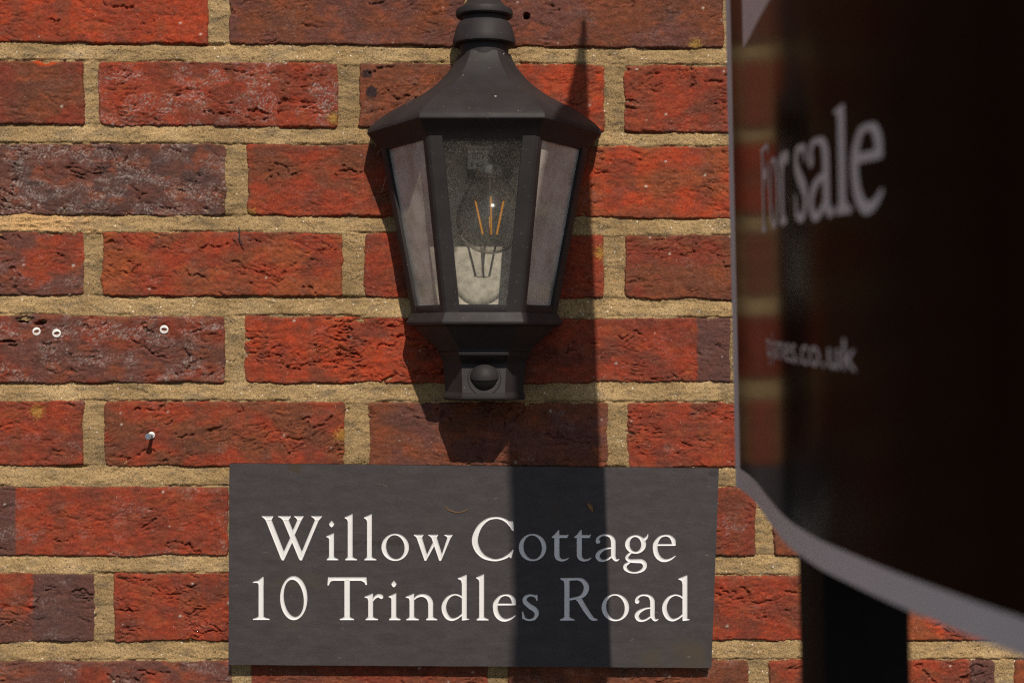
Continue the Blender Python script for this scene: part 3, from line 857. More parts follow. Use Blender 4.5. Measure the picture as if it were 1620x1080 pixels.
def bfont(text, size, align='LEFT', extrude=0.0):
    cu = bpy.data.curves.new('lettering', 'FONT'); cu.body = text; cu.size = size; cu.align_x = align
    cu.resolution_u = 4
    o = bpy.data.objects.new('lettering_tmp', cu); C.objects.link(o)
    dg = bpy.context.evaluated_depsgraph_get()
    me = bpy.data.meshes.new_from_object(o.evaluated_get(dg))
    bpy.data.objects.remove(o, do_unlink=True); bpy.data.curves.remove(cu)
    me.materials.clear()
    return me
def flat_text(text, size, x, d, z, mat, parent, sx=1.0):
    me = bfont(text, size)
    for v_ in me.vertices:
        gx, gy = v_.co.x, v_.co.y
        v_.co = P(x + gx * sx, d, z + gy)
    me.update()
    return link('lettering', me, mat, parent)
flat_text('80W', 8.6, hx0 + 4.6, 58.42, 153.6, M_INK, sticker, 0.85)
flat_text('IP44', 6.6, hx0 + 3.4, 58.42, 146.8, M_INK, sticker, 0.8)
flat_text('CE', 7.5, hx0 + 8.5, 58.42, 164.2, M_INK, sticker2, 1.1)

BX, BD, BZ = LX + 5.5, 53.0, 103.0
bulb = empty('light_bulb', P(BX, BD, 140))
bulb.parent = lantern; bulb.location = Vector(P(BX, BD, 140)) - lantern.location
def blink(name, me, mat):
    o = bpy.data.objects.new(name, me); me.materials.append(mat); C.objects.link(o); o.parent = bulb
    from mathutils import Matrix
    o.matrix_parent_inverse = Matrix.Translation(P(BX, BD, 140)).inverted()
    return o
prof = [(0.15, BZ - 29.0)] + [(29.0 * math.cos(math.radians(a)), BZ + 29.0 * math.sin(math.radians(a))) for a in range(-84, 34, 6)] + [(22.5, BZ + 21), (19.5, BZ + 26), (16.2, BZ + 31), (14.0, BZ + 36), (13.0, BZ + 40)]
blink('envelope', lathe('envelope', prof, BX, BD, 64, 60), M_BULB)
blink('screw_cap', lathe('screw_cap', [(0.1, BZ + 37), (12.6, BZ + 37), (13.2, BZ + 39), (12.6, BZ + 41), (13.2, BZ + 43), (12.6, BZ + 46), (0.1, BZ + 46)], BX, BD, 40), M_WIRE)
for (xt, xb, dt, dbm) in ((-13.2, -6.4, 4, 2), (0.6, 0.9, 10, 3.0), (12.0, 5.6, 4, 2), (0.2, -1.0, -12, -3)):
    blink('filament', tube('filament', [P(BX + xt, BD + dt, BZ + 18.5), P(BX + xb, BD + dbm, BZ - 12.5)], 0.00095, 10), M_FILAMENT)
    blink('lead_wire', tube('lead_wire', [P(BX + xb, BD + dbm, BZ - 12.4), P(BX + xb * 0.6, BD + dbm * 0.6, BZ - 14.6), P(BX, BD, BZ - 15.0)], 0.0003, 6), M_WIRE)
    blink('lead_wire', tube('lead_wire', [P(BX + xt, BD + dt, BZ + 18.3), P(BX + xt * 0.8, BD + dt * 0.8, BZ + 22), P(BX + 1.5 * np.sign(xt), BD, BZ + 27)], 0.0003, 6), M_WIRE)
blink('glass_stem', tube('glass_stem', [P(BX, BD, BZ + 38), P(BX, BD, BZ + 26), P(BX - 1, BD, BZ + 8), P(BX - 1, BD, BZ - 14)], [0.006, 0.004, 0.0013, 0.001], 12), M_BULB)

# ------------------------------------------------------------------ lettering by signed distance
def sd_poly(X, Y, pts):
    d = np.full(X.shape, 1e9); ins = np.zeros(X.shape, bool); n = len(pts)
    for i in range(n):
        ax, ay = pts[i]; bx, by = pts[(i + 1) % n]
        vx, vy = bx - ax, by - ay; L = vx * vx + vy * vy + 1e-12
        t = np.clip(((X - ax) * vx + (Y - ay) * vy) / L, 0, 1)
        d = np.minimum(d, np.hypot(X - ax - t * vx, Y - ay - t * vy))
        c = ((ay > Y) != (by > Y)) & (X < (bx - ax) * (Y - ay) / ((by - ay) if by != ay else 1e-12) + ax)
        ins ^= c
    return np.where(ins, -d, d)
def sd_stroke(X, Y, pts):
    q = crom(pts, 8); d = np.full(X.shape, 1e9)
    for a, b in zip(q[:-1], q[1:]):
        vx, vy = b[0] - a[0], b[1] - a[1]; L = vx * vx + vy * vy + 1e-12
        t = np.clip(((X - a[0]) * vx + (Y - a[1]) * vy) / L, 0, 1)
        d = np.minimum(d, np.hypot(X - a[0] - t * vx, Y - a[1] - t * vy) - 0.5 * (a[2] + (b[2] - a[2]) * t))
    return d
def sd_ell(X, Y, cx, cy, rx, ry, rot=0.0):
    c, s = math.cos(rot), math.sin(rot); x = (X - cx) * c + (Y - cy) * s; y = -(X - cx) * s + (Y - cy) * c
    k = np.sqrt((x / rx) ** 2 + (y / ry) ** 2); g = np.sqrt((x / rx ** 2) ** 2 + (y / ry ** 2) ** 2) + 1e-9
    return np.where(k > 0.2, k * (k - 1) / g, -min(rx, ry))

class Glyph:
    """shapes written in enlarged-drawing coordinates: x right, y down; ox = left edge, oy = baseline, sc = enlargement"""
    def __init__(s, ox, oy, sc): s.ox, s.oy, s.sc, s.items = ox, oy, sc, []
    def _t(s, x, y): return ((x - s.ox) / s.sc, (s.oy - y) / s.sc)
    def P(s, *pts): s.items.append(('p', [s._t(*p) for p in pts])); return s
    def K(s, *pts): s.items.append(('k', [(*s._t(p[0], p[1]), p[2] / s.sc) for p in pts])); return s
    def RING(s, cx, cy, rx, ry, ix, iy, irx, iry, rot=0.0): s.items.append(('r', s._t(cx, cy), rx / s.sc, ry / s.sc, s._t(ix, iy), irx / s.sc, iry / s.sc, rot)); return s
    def E(s, cx, cy, rx, ry): s.items.append(('e', s._t(cx, cy), rx / s.sc, ry / s.sc)); return s
    def foot(s, xl, xr, y, l, r, k):   # slab with bracketed serif under a stem
        return s.P((xl - l, y), (xr + r, y), (xr + r * 0.97, y - 1.6 * k), (xr + r * 0.35, y - 3.2 * k), (xr, y - 5.6 * k), (xr, y - 8 * k), (xl, y - 8 * k), (xl, y - 5.6 * k), (xl - l * 0.35, y - 3.2 * k), (xl - l * 0.97, y - 1.6 * k))
    def sdf(s, X, Y):
        d = np.full(X.shape, 1e9)
        for it in s.items:
            if it[0] == 'p': v = sd_poly(X, Y, it[1])
            elif it[0] == 'k': v = sd_stroke(X, Y, it[1])
            elif it[0] == 'e': v = sd_ell(X, Y, *it[1], it[2], it[3])
            else: v = np.maximum(sd_ell(X, Y, *it[1], it[2], it[3]), -sd_ell(X, Y, *it[4], it[5], it[6], it[7]))
            d = np.minimum(d, v)
        return d

GL = {}
g = Glyph(125, 768, 9)
g.P((180, 195), (263, 195), (444, 655), (452, 735), (436, 772), (416, 772), (400, 750))
g.P((416, 772), (440, 655), (530, 458), (562, 365), (638, 195), (692, 195), (597, 405), (556, 524), (440, 772))
g.P((425, 195), (506, 195), (570, 352), (700, 655), (710, 735), (692, 772), (672, 772), (655, 750))
g.P((672, 772), (697, 652), (888, 195), (940, 195), (698, 772))
g.P((125, 150), (135, 145), (290, 145), (288, 152), (262, 206), (184, 206), (158, 175)).P((357, 152), (362, 145), (540, 145), (538, 153), (505, 206), (430, 206), (400, 172)).P((585, 152), (588, 145), (722, 145), (720, 153), (688, 206), (633, 206), (620, 175)).P((832, 152), (836, 145), (985, 145), (982, 153), (938, 206), (886, 206), (868, 175))
GL['W'] = g
g = Glyph(1042, 763, 9); g.P((1085, 430), (1152, 400), (1152, 745), (1085, 745)).P((1042, 432), (1050, 424), (1146, 382), (1152, 384), (1152, 470), (1085, 470), (1078, 448)).foot(1085, 1152, 763, 33, 62, 9).P((1120, 203), (1140, 225), (1157, 250), (1142, 280), (1120, 297), (1098, 280), (1084, 250), (1102, 225)); GL['i'] = g
g = Glyph(1308, 763, 9); g.P((1356, 150), (1422, 130), (1422, 745), (1356, 745)).P((1308, 162), (1316, 153), (1415, 110), (1422, 112), (1422, 220), (1356, 220), (1346, 185)).foot(1356, 1422, 763, 38, 65, 9); GL['l'] = g
g = Glyph(304, 765, 9); g.RING(498, 581, 194, 192, 500, 579, 132, 172, math.radians(9)); GL['o'] = g
g = Glyph(760, 765, 9)
g.P((798, 430), (873, 430), (952, 690), (948, 745), (935, 770), (915, 770)).P((915, 770), (948, 690), (1032, 518), (1052, 560), (938, 770)).P((1008, 430), (1084, 430), (1165, 690), (1160, 745), (1146, 770), (1124, 770)).P((1126, 770), (1160, 690), (1246, 430), (1292, 430), (1150, 770))
g.P((762, 412), (766, 402), (900, 402), (897, 410), (876, 446), (803, 446), (785, 425)).P((968, 412), (970, 402), (1108, 402), (1105, 410), (1086, 446), (1013, 446), (992, 425)).P((1196, 412), (1199, 402), (1315, 404), (1312, 411), (1287, 446), (1242, 446), (1226, 425)); GL['w'] = g
g = Glyph(65, 766, 9); g.K((612, 262, 52), (560, 212, 42), (480, 172, 30), (390, 162, 27), (280, 190, 36), (170, 290, 60), (106, 450, 81), (130, 595, 79), (225, 710, 56), (370, 761, 30), (480, 748, 28), (570, 706, 36), (625, 655, 26)).P((575, 205), (632, 212), (648, 210), (656, 335), (650, 348), (638, 345), (585, 265)).P((585, 700), (612, 735), (622, 730), (652, 622), (646, 612), (625, 640)); GL['C'] = g
g = Glyph(1198, 768, 9); g.P((1235, 425), (1305, 425), (1305, 700), (1235, 700)).P((1198, 438), (1204, 430), (1240, 398), (1290, 335), (1302, 335), (1305, 404), (1412, 408), (1428, 399), (1436, 402), (1415, 446), (1200, 446)).K((1270, 690, 68), (1284, 732, 60), (1330, 762, 34), (1390, 758, 22), (1436, 734, 9)); GL['t'] = g
g = Glyph(297, 770, 9); g.E(333, 498, 31, 30).K((322, 490, 40), (335, 450, 34), (380, 416, 24), (440, 408, 24), (505, 424, 36), (545, 475, 60), (551, 545, 62), (551, 640, 62), (553, 705, 58), (575, 752, 40), (602, 764, 26), (632, 752, 10)).K((525, 588, 18), (440, 604, 26), (362, 646, 46), (328, 700, 58), (350, 752, 48), (400, 772, 28), (460, 758, 24), (528, 715, 24)); GL['a'] = g
g = Glyph(688, 767, 9); g.RING(864, 535, 148, 131, 861, 534, 84, 106, math.radians(5)).K((975, 470, 44), (1010, 450, 36), (1030, 425, 22), (1040, 395, 8)).K((800, 650, 24), (748, 700, 36), (742, 740, 40), (790, 768, 46), (870, 772, 54), (950, 776, 58), (992, 812, 58), (990, 868, 48), (940, 915, 34), (860, 937, 21), (775, 925, 26), (720, 880, 48), (720, 832, 42), (775, 792, 26)); GL['g'] = g
g = Glyph(1113, 770, 9); g.P((1165, 532), (1434, 532), (1434, 545), (1425, 556), (1165, 557)).K((1405, 525, 52), (1395, 475, 56), (1350, 425, 36), (1280, 412, 22), (1205, 440, 34), (1148, 525, 62), (1142, 610, 64), (1168, 695, 66), (1225, 752, 54), (1295, 767, 36), (1365, 745, 24), (1425, 705, 11)); GL['e'] = g
g = Glyph(80, 687, 8.1); g.P((155, 195), (215, 165), (217, 665), (155, 665)).P((80, 212), (82, 202), (150, 185), (205, 140), (216, 138), (217, 240), (155, 240), (145, 216), (110, 212)).foot(155, 215, 687, 74, 80, 8.1); GL['1'] = g
g = Glyph(436, 690, 8.1); g.RING(608, 411, 173, 281, 608, 413, 128, 240, math.radians(7)); GL['0'] = g
g = Glyph(1038, 687, 8.1); g.P((1048, 140), (1535, 140), (1540, 160), (1520, 184), (1070, 184), (1045, 165)).P((1257, 170), (1325, 170), (1325, 665), (1257, 665)).foot(1257, 1325, 687, 60, 54, 8.1).P((1048, 140), (1110, 184), (1078, 195), (1052, 246), (1040, 246), (1040, 225)).P((1535, 140), (1546, 225), (1542, 240), (1526, 236), (1512, 205), (1470, 184)); GL['T'] = g
g = Glyph(-30, 687, 8.1); g.P((20, 380), (80, 360), (80, 665), (20, 665)).P((-30, 395), (-24, 388), (74, 348), (80, 350), (80, 440), (20, 440), (10, 408)).foot(20, 80, 687, 35, 66, 8.1).K((78, 440, 14), (110, 396, 32), (150, 375, 42), (182, 386, 52), (188, 396, 40)); GL['r'] = g
g = Glyph(497, 687, 8.1); g.P((550, 380), (607, 360), (607, 665), (550, 665)).P((497, 395), (503, 388), (600, 348), (607, 350), (607, 440), (550, 440), (540, 408)).foot(550, 607, 687, 42, 63, 8.1).K((604, 425, 12), (650, 385, 28), (715, 370, 36), (780, 395, 52), (816, 455, 62), (820, 540, 60)).P((790, 500), (850, 500), (850, 665), (790, 665)).foot(790, 850, 687, 28, 55, 8.1); GL['n'] = g
g = Glyph(962, 689, 8.1); g.K((1225, 398, 22), (1180, 372, 20), (1120, 362, 18), (1045, 398, 34), (995, 480, 52), (992, 565, 58), (1030, 645, 54), (1090, 680, 34), (1160, 662, 22), (1225, 615, 20)).P((1220, 145), (1280, 125), (1280, 665), (1290, 668), (1316, 676), (1300, 682), (1222, 693), (1220, 680)).P((1165, 158), (1172, 150), (1272, 110), (1280, 112), (1280, 220), (1220, 220), (1208, 178)); GL['d'] = g
g = Glyph(535, 687, 8.1); g.K((722, 405, 20), (690, 376, 24), (630, 368, 25), (576, 398, 44), (572, 448, 54), (630, 505, 60), (700, 552, 62), (722, 605, 50), (690, 665, 34), (625, 683, 24), (565, 662, 26), (545, 620, 16)).P((700, 372), (722, 360), (730, 364), (733, 432), (722, 440), (708, 402)).P((535, 582), (545, 572), (555, 600), (572, 650), (545, 672), (538, 660)); GL['s'] = g
g = Glyph(1015, 689, 8.1); g.P((1072, 165), (1135, 165), (1135, 670), (1072, 670)).P((1018, 160), (1024, 148), (1240, 144), (1240, 172), (1135, 180), (1135, 215), (1072, 215), (1060, 180), (1030, 170)).foot(1072, 1135, 689, 57, 66, 8.1).K((1180, 160, 26), (1240, 160, 30), (1310, 185, 50), (1354, 262, 66), (1325, 352, 54), (1255, 396, 32), (1135, 420, 26)).P((1222, 430), (1245, 405), (1292, 405), (1345, 500), (1408, 600), (1448, 655), (1495, 676), (1490, 690), (1430, 692), (1395, 672), (1320, 575), (1240, 445)); GL['R'] = g
g = Glyph(0, 690, 10); g.P((90, 10), (175, 10), (175, 660), (90, 660)).foot(90, 175, 690, 60, 80, 10).P((30, 0), (480, 0), (500, 150), (475, 150), (440, 60), (400, 42), (175, 42), (120, 60), (90, 60), (75, 35), (30, 25)).P((160, 320), (350, 320), (385, 260), (405, 260), (405, 430), (385, 430), (350, 362), (160, 362)); GL['F'] = g
W_ADV = {'F': 52, 'o': 46, 'r': 32, ' ': 14, 's': 31, 'a': 41, 'l': 23, 'e': 40}

def glyph_fill(gl, grow=0.0, step=0.42, vdepth=None):
    """triangulated filling of a glyph and its closed outlines; vdepth cuts it to a V of that depth"""
    pts = [p for it in gl.items if it[0] in 'pk' for p in it[1]]
    xs = [p[0] for p in pts]; ys = [p[1] for p in pts]
    for it in gl.items:
        if it[0] in 'er': xs += [it[1][0] - it[2], it[1][0] + it[2]]; ys += [it[1][1] - it[3], it[1][1] + it[3]]
    gx = np.arange(min(xs) - 5, max(xs) + 5, step); gy = np.arange(min(ys) - 5, max(ys) + 5, step)
    X, Y = np.meshgrid(gx, gy)
    S = gl.sdf(X, Y) - grow
    S = np.where(np.abs(S) < 1e-5, 1e-5, S)
    ny, nx = S.shape; ins = S < 0
    verts, vid, faces, segs = [], {}, [], []
    def depth(s): return 0.0 if vdepth is None else -min(max(-s, 0) * 0.55, vdepth)
    def corner(j, i):
        k = ('c', j, i)
        if k not in vid: vid[k] = len(verts); verts.append((gx[i], gy[j], depth(S[j, i])))
        return vid[k]
    def edge(j0, i0, j1, i1):
        k = ('e', *sorted(((j0, i0), (j1, i1))))
        if k not in vid:
            a, b = S[j0, i0], S[j1, i1]; t = a / (a - b)
            vid[k] = len(verts); verts.append((gx[i0] + (gx[i1] - gx[i0]) * t, gy[j0] + (gy[j1] - gy[j0]) * t, 0.0))
        return vid[k]
    cnt = ins[:-1, :-1].astype(int) + ins[:-1, 1:] + ins[1:, 1:] + ins[1:, :-1]
    for j, i in zip(*np.nonzero(cnt == 4)):
        faces.append((corner(j, i), corner(j, i + 1), corner(j + 1, i + 1), corner(j + 1, i)))
    for j, i in zip(*np.nonzero((cnt > 0) & (cnt < 4))):
        cs = [(j, i), (j, i + 1), (j + 1, i + 1), (j + 1, i)]
        poly, cross = [], []
        for k in range(4):
            a, b = cs[k], cs[(k + 1) % 4]
            if ins[a]: poly.append(corner(*a))
            if ins[a] != ins[b]:
                e = edge(*a, *b); poly.append(e); cross.append((e, ins[a]))
        faces.append(tuple(poly))
        if len(cross) == 2:
            (e1, o1), (e2, o2) = cross
            segs.append((e1, e2) if o1 else (e2, e1))
        else:
            outs = [e for e, o in cross if o]; inn = [e for e, o in cross if not o]
            seq = [e for e, _ in cross]
            first_out = seq.index(outs[0])
            for k in (0, 2):
                segs.append((seq[(first_out + k) % 4], seq[(first_out + k + 1) % 4]))
    nxt = dict(segs); loops = []
    while nxt:
        s0, e0 = next(iter(nxt.items())); loop = [s0]; del nxt[s0]; cur = e0
        while cur != s0 and cur in nxt:
            loop.append(cur); c2 = nxt[cur]; del nxt[cur]; cur = c2
        if len(loop) > 5: loops.append([verts[k][:2] for k in loop])
    return verts, faces, loops

# ------------------------------------------------------------------ slate sign
SD = 12.0                                     # front face of the slate from the wall
SMM = (CAM_D * 1000 - SD) / F_PX
def sx(px): return (px - 810) * SMM
def sz(py): return (540 - py) * SMM
sign = empty('house_sign', P(sx(748), SD, sz(1053)))
tag(sign, 'dark slate house sign with white engraved lettering under the lantern', 'sign')
LINES = [('Willow Cottage', 885.0, [414, 516, 545, 575.5, 603.7, 654.5, None, 747, 821, 873, 908.5, 942, 986, 1033.5]),
         ('10 Trindles Road', 979.6, [400, 443.5, None, 518, 576.5, 614.5, 641.5, 699, 753, 780.5, 826, None, 886, 952, 1004, 1048])]
hole_loops = []; cache = {}
for text, base, xs in LINES:
    for ch, x in zip(text, xs):
        if x is None: continue
        if ch not in cache: cache[ch] = glyph_fill(GL[ch], 0.10, 0.42, 1.0)
        vs, fs, loops = cache[ch]
        by = base + (x - 400) * 0.002
        V = [P(sx(x) + a * SMM, SD - 0.03 + c * SMM, sz(by) + b * SMM) for a, b, c in vs]
        me = bpy.data.meshes.new('letter'); me.from_pydata(V, [], fs)
        me.polygons.foreach_set('use_smooth', [False] * len(me.polygons)); me.update()
        link('letter', me, M_WHITE_CUT, sign)
        for lp in loops: hole_loops.append([(sx(x) + a * SMM, sz(by) + b * SMM) for a, b in lp])
cu = bpy.data.curves.new('slate_outline', 'CURVE'); cu.dimensions = '2D'; cu.fill_mode = 'BOTH'; cu.extrude = 0.004
outer = [(sx(363), sz(733)), (sx(1137.5), sz(741)), (sx(1125.5), sz(1056)), (sx(361.5), sz(1051))]
dense = []
for k in range(4):
    a, b = outer[k], outer[(k + 1) % 4]
    for t in np.linspace(0, 1, 24, endpoint=False):
        q = np.array(a) * (1 - t) + np.array(b) * t
        dense.append((q[0] + 0.12 * random.uniform(-1, 1), q[1] + 0.12 * random.uniform(-1, 1)))
for lp in [dense] + hole_loops:
    sp = cu.splines.new('POLY'); sp.points.add(len(lp) - 1); sp.use_cyclic_u = True
    for p_, (a, b) in zip(sp.points, lp): p_.co = (a * 1e-3, b * 1e-3, 0, 1)
tmp = bpy.data.objects.new('slab_tmp', cu); C.objects.link(tmp)
me = bpy.data.meshes.new_from_object(tmp.evaluated_get(bpy.context.evaluated_depsgraph_get()))
bpy.data.objects.remove(tmp, do_unlink=True)
for v_ in me.vertices:
    x, y, z = v_.co
    v_.co = (x, -(SD - 4.0) * 1e-3 - z, y + CAM_Z)
me.materials.clear(); me.update()
bm = bmesh.new(); bm.from_mesh(me); bmesh.ops.remove_doubles(bm, verts=bm.verts, dist=1e-6)
def rim_v(v_):
    x, z = v_.co.x * 1e3, (v_.co.z - CAM_Z) * 1e3
    return min(abs(x - sx(362)) , abs(z - sz(1053.5)), abs(z - sz(737)), abs(x - sx(1131.5))) < 6.0 and v_.co.y < -(SD - 0.5) * 1e-3
ed = [e for e in bm.edges if rim_v(e.verts[0]) and rim_v(e.verts[1]) and len(e.link_faces) == 2 and e.calc_face_angle(0) > 1.0]
bmesh.ops.bevel(bm, geom=ed, offset=0.0009, segments=2, affect='EDGES', profile=0.5, clamp_overlap=True)
bm.to_mesh(me); bm.free(); me.update()
link('slab', me, M_SLATE, sign)
for (a, b) in ((420, 800), (1080, 800), (420, 1000), (1080, 1000)):
    vz = [(7, 0), (7, 5)]
    rings = [[P(sx(a) + 7 * math.cos(t), d, sz(b) + 7 * math.sin(t)) for t in np.linspace(0, 2 * math.pi, 16, endpoint=False)] for d in (-1.5, 4.2)]
    link('spacer', loft('spacer', rings), M_INK, sign)

# ------------------------------------------------------------------ for-sale board on its post
BOARD_PTS = [(300, 148.0), (317, 147.2), (360, 147.6), (402, 146.0), (470, 141.0), (541, 137.0), (599, 139.2), (640, 145.5), (684, 154.0), (742, 168.5), (768, 176.0), (815, 186.5), (850, 192.5), (880, 196)]
_bp = crom(BOARD_PTS, 10)
D0, D1 = 317.0, 866.0
LEAN, TILT = 0.026, 0.030
def board_x(d): return float(np.interp(d, _bp[:, 0], _bp[:, 1]))
def chord(d): return 147.2 + (194.5 - 147.2) * (d - D0) / (D1 - D0)
def board_pt(d, h, off=0.0, back=False):
    """d along the panel (distance from the wall at lens height), h up the panel, off out of its face"""
    x = board_x(d)
    sl = (board_x(d + 2) - board_x(d - 2)) / 4.0
    nn = Vector((-1, sl)).normalized()
    if back:
        x = chord(d) + (chord(d) - x) * 0.9 + 2.0; nn = Vector((1, 0))
    z = h - TILT * (d - 600)
    return P(x + nn.x * off - LEAN * z, d + nn.y * off + TILT * h, z)
HB, HT = -104.8, 610.0            # lower and upper edge at d = 600
for_sale = empty('for_sale_board', (0.165, -0.60, 0.0))
tag(for_sale, 'dark glossy for sale board with a white rim on a black post at the right', 'sale board')
def panel(name, back, thick):
    ds = np.linspace(D0, D1, 70); v = []; rows = [HB, HB + 150, 150, 350, HT]
    for h in rows:
        for off in (0.0, -thick):
            for d in ds: v.append(board_pt(float(d), h, off, back))
    n = len(ds); f = []
    def I(r, o, i): return (r * 2 + o) * n + i
    R = len(rows)
    for r in range(R - 1):
        for o in (0, 1):
            for i in range(n - 1): f.append((I(r, o, i), I(r, o, i + 1), I(r + 1, o, i + 1), I(r + 1, o, i)))
        for i in (0, n - 1): f.append((I(r, 0, i), I(r, 1, i), I(r + 1, 1, i), I(r + 1, 0, i)))
    for r in (0, R - 1):
        for i in range(n - 1): f.append((I(r, 0, i), I(r, 1, i), I(r, 1, i + 1), I(r, 0, i + 1)))
    return mesh_py(name, v, f, True, 40)
front = link('panel', panel('panel', False, 3.0), M_WHITE_PRINT, for_sale)
link('panel', panel('panel', True, 3.0), M_WHITE_PRINT, for_sale)
# print on the white plastic: thin films that follow the face
def film(name, quads_d, h0f, h1f, off=0.25):
    v, f = [], []
    ds = list(quads_d); n = len(ds)
    for o in (off, 0.02):
        for d in ds: v += [board_pt(float(d), h0f(d), o), board_pt(float(d), h1f(d), o)]
    for o in (0, 2 * n):
        for i in range(1, n): f.append((o + 2 * i - 2, o + 2 * i, o + 2 * i + 1, o + 2 * i - 1))
    for i in range(1, n):
        for k in (0, 1): f.append((2 * i - 2 + k, 2 * i + k, 2 * n + 2 * i + k, 2 * n + 2 * i - 2 + k))
    for i in (0, n - 1): f.append((2 * i, 2 * i + 1, 2 * n + 2 * i + 1, 2 * n + 2 * i))
    return mesh_py(name, v, f, True, 40)
BW = 13.6
face = link('printed_face', film('printed_face', np.linspace(D0 + 14, D1 - 14, 70), lambda d: HB + BW, lambda d: HT - BW, 0.2), M_BOARD, front)
link('logo_shape', film('logo_shape', np.linspace(380, 700, 30), lambda d: 173.5, lambda d: 330.0, 0.5), M_WHITE_PRINT, front)
def board_glyphs(text, d0, d1, h0, hscale, grow):
    total = sum(W_ADV[c] for c in text); k = (d1 - d0) / total; x = 0
    for ch in text:
        if ch != ' ':
            vs, fs, _ = glyph_fill(GL[ch], grow, 1.1)
            me = bpy.data.meshes.new('letter')
            me.from_pydata([board_pt(d0 + (x + a) * k, h0 + (b if b < 40 else 40 + (b - 40) * 0.42) * hscale, 0.5) for a, b, c in vs], [], fs); me.update()
            link('letter', me, M_WHITE_PRINT, front)
        x += W_ADV[ch]
board_glyphs('For sale', 464, 682, 57.2, 0.86, 1.0)
me = bfont('tpjames.co.uk', 1.0)
xmax = max(v_.co.x for v_ in me.vertices)
for v_ in me.vertices:
    a, b = v_.co.x / xmax, v_.co.y
    v_.co = board_pt(474 + a * (651 - 474), -11.2 + b * 20.0, 0.5)
me.update()
link('web_address', me, M_WHITE_PRINT, front)
# post between the two panels
post_rings = []
for z in (-CAM_Z * 1000, -300, HB - 10, 200, 520):
    lx = -LEAN * z
    post_rings.append([P(x + lx, d + TILT * z, z) for x, d in ((143.5, 534), (184.5, 534), (184.5, 592), (143.5, 592))])
link('post', bevel_mesh(loft('post', post_rings, True, True, False), 0.002), M_POST, for_sale)

# ------------------------------------------------------------------ wall plugs, screw, leaf litter
def plug(px, py, r, d, name='wall_plug', rot=0.0):
    root = empty(name, P(wx(px), d, wz(py)))
    seg = 28; cx, cz = wx(px), wz(py)
    ang = np.linspace(0, 2 * math.pi, seg, endpoint=False)
    def circ(rr, dd): return [P(cx + rr * math.cos(t), dd, cz + rr * math.sin(t)) for t in ang]
    def lens(k, dd):
        out = []
        for t in ang:
            a, b = k * r * 0.74 * math.cos(t), k * r * 0.40 * math.sin(t) * (0.55 + 0.45 * abs(math.sin(t)))
            out.append(P(cx + a * math.cos(rot) - b * math.sin(rot), dd, cz + a * math.sin(rot) + b * math.cos(rot)))
        return out
    rings = [circ(r * 0.96, -8), circ(r * 0.97, d - 0.35), circ(r, d - 0.25), circ(r, d), circ(r * 0.95, d + 0.12), lens(1.0, d + 0.1), lens(0.92, d - 5)]
    link('collar', loft('collar', rings, False, False, True, 40), M_PLUG, root)
    link('bore', loft('bore', [lens(0.95, d - 4.5), lens(0.95, d - 4.7)], True, True), M_BLACKHOLE, root)
    return root
tag(plug(58, 524, 6.4 * PXMM, 0.35, rot=0.3), 'white wall plug set deepest, leftmost, beside the broken dark pit in the brick', 'wall plug', 'empty wall plugs in the brick')
tag(plug(90, 527, 6.8 * PXMM, 0.9, rot=0.16), 'white wall plug just right of the sunken plug by the broken brick corner', 'wall plug', 'empty wall plugs in the brick')
tag(plug(260, 521, 6.8 * PXMM, 0.9, rot=-0.05), 'white wall plug alone near the middle right of its brick', 'wall plug', 'empty wall plugs in the brick')
pl = plug(240, 688, 5.4 * PXMM, 1.3, 'plugged_screw')
tag(pl, 'steel screw sticking out of a white wall plug left of the slate sign', 'screw')
cx, cz = wx(240.8), wz(688)
link('shank', tube('shank', [P(cx, -4, cz), P(cx, 12.6, cz - 0.4)], 0.00155, 14), M_STEEL, pl)
hp = [[P(cx + r * math.cos(t), d, cz - 0.4 + r * math.sin(t)) for t in np.linspace(0, 2 * math.pi, 24, endpoint=False)] for r, d in ((1.5, 11), (2.6, 12.8), (2.8, 13.6), (2.7, 14.1), (1.1, 14.2), (0.7, 13.2))]
link('screw_head', loft('screw_head', hp, True, True, True, 35), M_STEEL, pl)

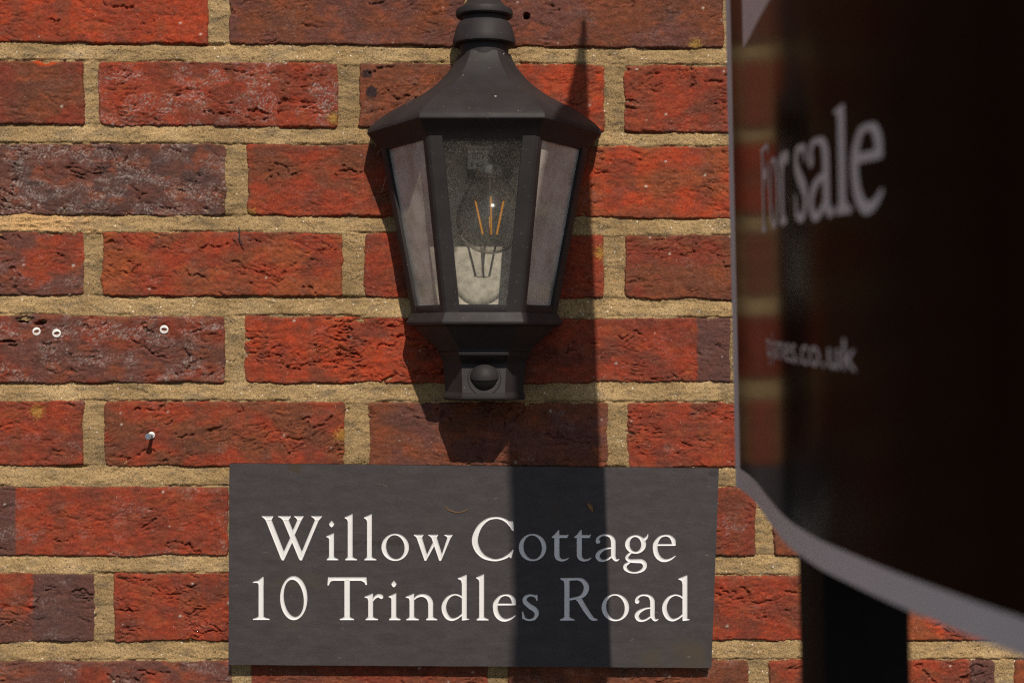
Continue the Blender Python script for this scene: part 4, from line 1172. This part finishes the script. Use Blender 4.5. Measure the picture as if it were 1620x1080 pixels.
# scraps on the slate
def leaf_piece():
    cx, cz, d = sx(933), sz(802), SD
    out = [(-2.0, 4.6), (0.2, 3.4), (2.4, 1.2), (3.1, -1.8), (2.6, -4.4), (0.9, -3.2), (-0.6, -1.0), (-2.2, 1.6)]
    v = [P(cx + a, d + 0.3 + 1.1 * abs(a) * 0.5, cz + b) for a, b in out] + [P(cx + a * 0.9, d + 0.1 + 0.9 * abs(a) * 0.5, cz + b * 0.9) for a, b in out]
    n = len(out); f = [tuple(range(n)), tuple(range(n, 2 * n))] + [(i, (i + 1) % n, n + (i + 1) % n, n + i) for i in range(n)]
    return mesh_py('leaf_scrap', v, f)
lf = link('leaf_scrap', leaf_piece(), M_LEAF)
tag(lf, 'tiny brown scrap of dry leaf stuck on the shaded slate above the lettering', 'leaf')
pts = crom([(704, 800), (710, 806), (720, 809.5), (732, 809), (741, 804)], 6)
fb = link('dry_stalk', tube('dry_stalk', [P(sx(a), SD + 0.35, sz(b)) for a, b in pts], 0.00035, 6), M_LEAF)
tag(fb, 'curled thin brown plant fibre on the slate just above the first line of lettering', 'fibre')

pts = crom([(378, 360), (380, 368), (379.5, 376), (383, 383), (387, 389)], 5)
rt_ = link('rootlet', tube('rootlet', [P(wx(a), 2.2 + 0.12 * i, wz(b)) for i, (a, b) in enumerate(pts)], 0.00055, 6), M_INK)
tag(rt_, 'thin dark rootlet hanging out of the mortar joint onto a brick left of the lantern', 'root')
web = empty('cobweb', P(wx(600), 2, wz(300)))
tag(web, 'few fine cobweb threads between the lantern roof and the wall on its left', 'cobweb')
for (a, da, b, db) in (((652, 150), 60, (596, 245), 3), ((640, 172), 45, (603, 305), 3), ((604, 240), 30, (622, 219), 34), ((592, 232), 6, (664, 141), 62)):
    A = Vector(P((a[0] - 810) * (1259 - da) / F_PX, da, (540 - a[1]) * (1259 - da) / F_PX)); B = Vector(P((b[0] - 810) * (1259 - db) / F_PX, db, (540 - b[1]) * (1259 - db) / F_PX))
    link('thread', tube('thread', [A.lerp(B, t) + Vector((0, 0, -0.003 * math.sin(math.pi * t))) for t in np.linspace(0, 1, 9)], 0.00007, 5), M_STICKER, web)
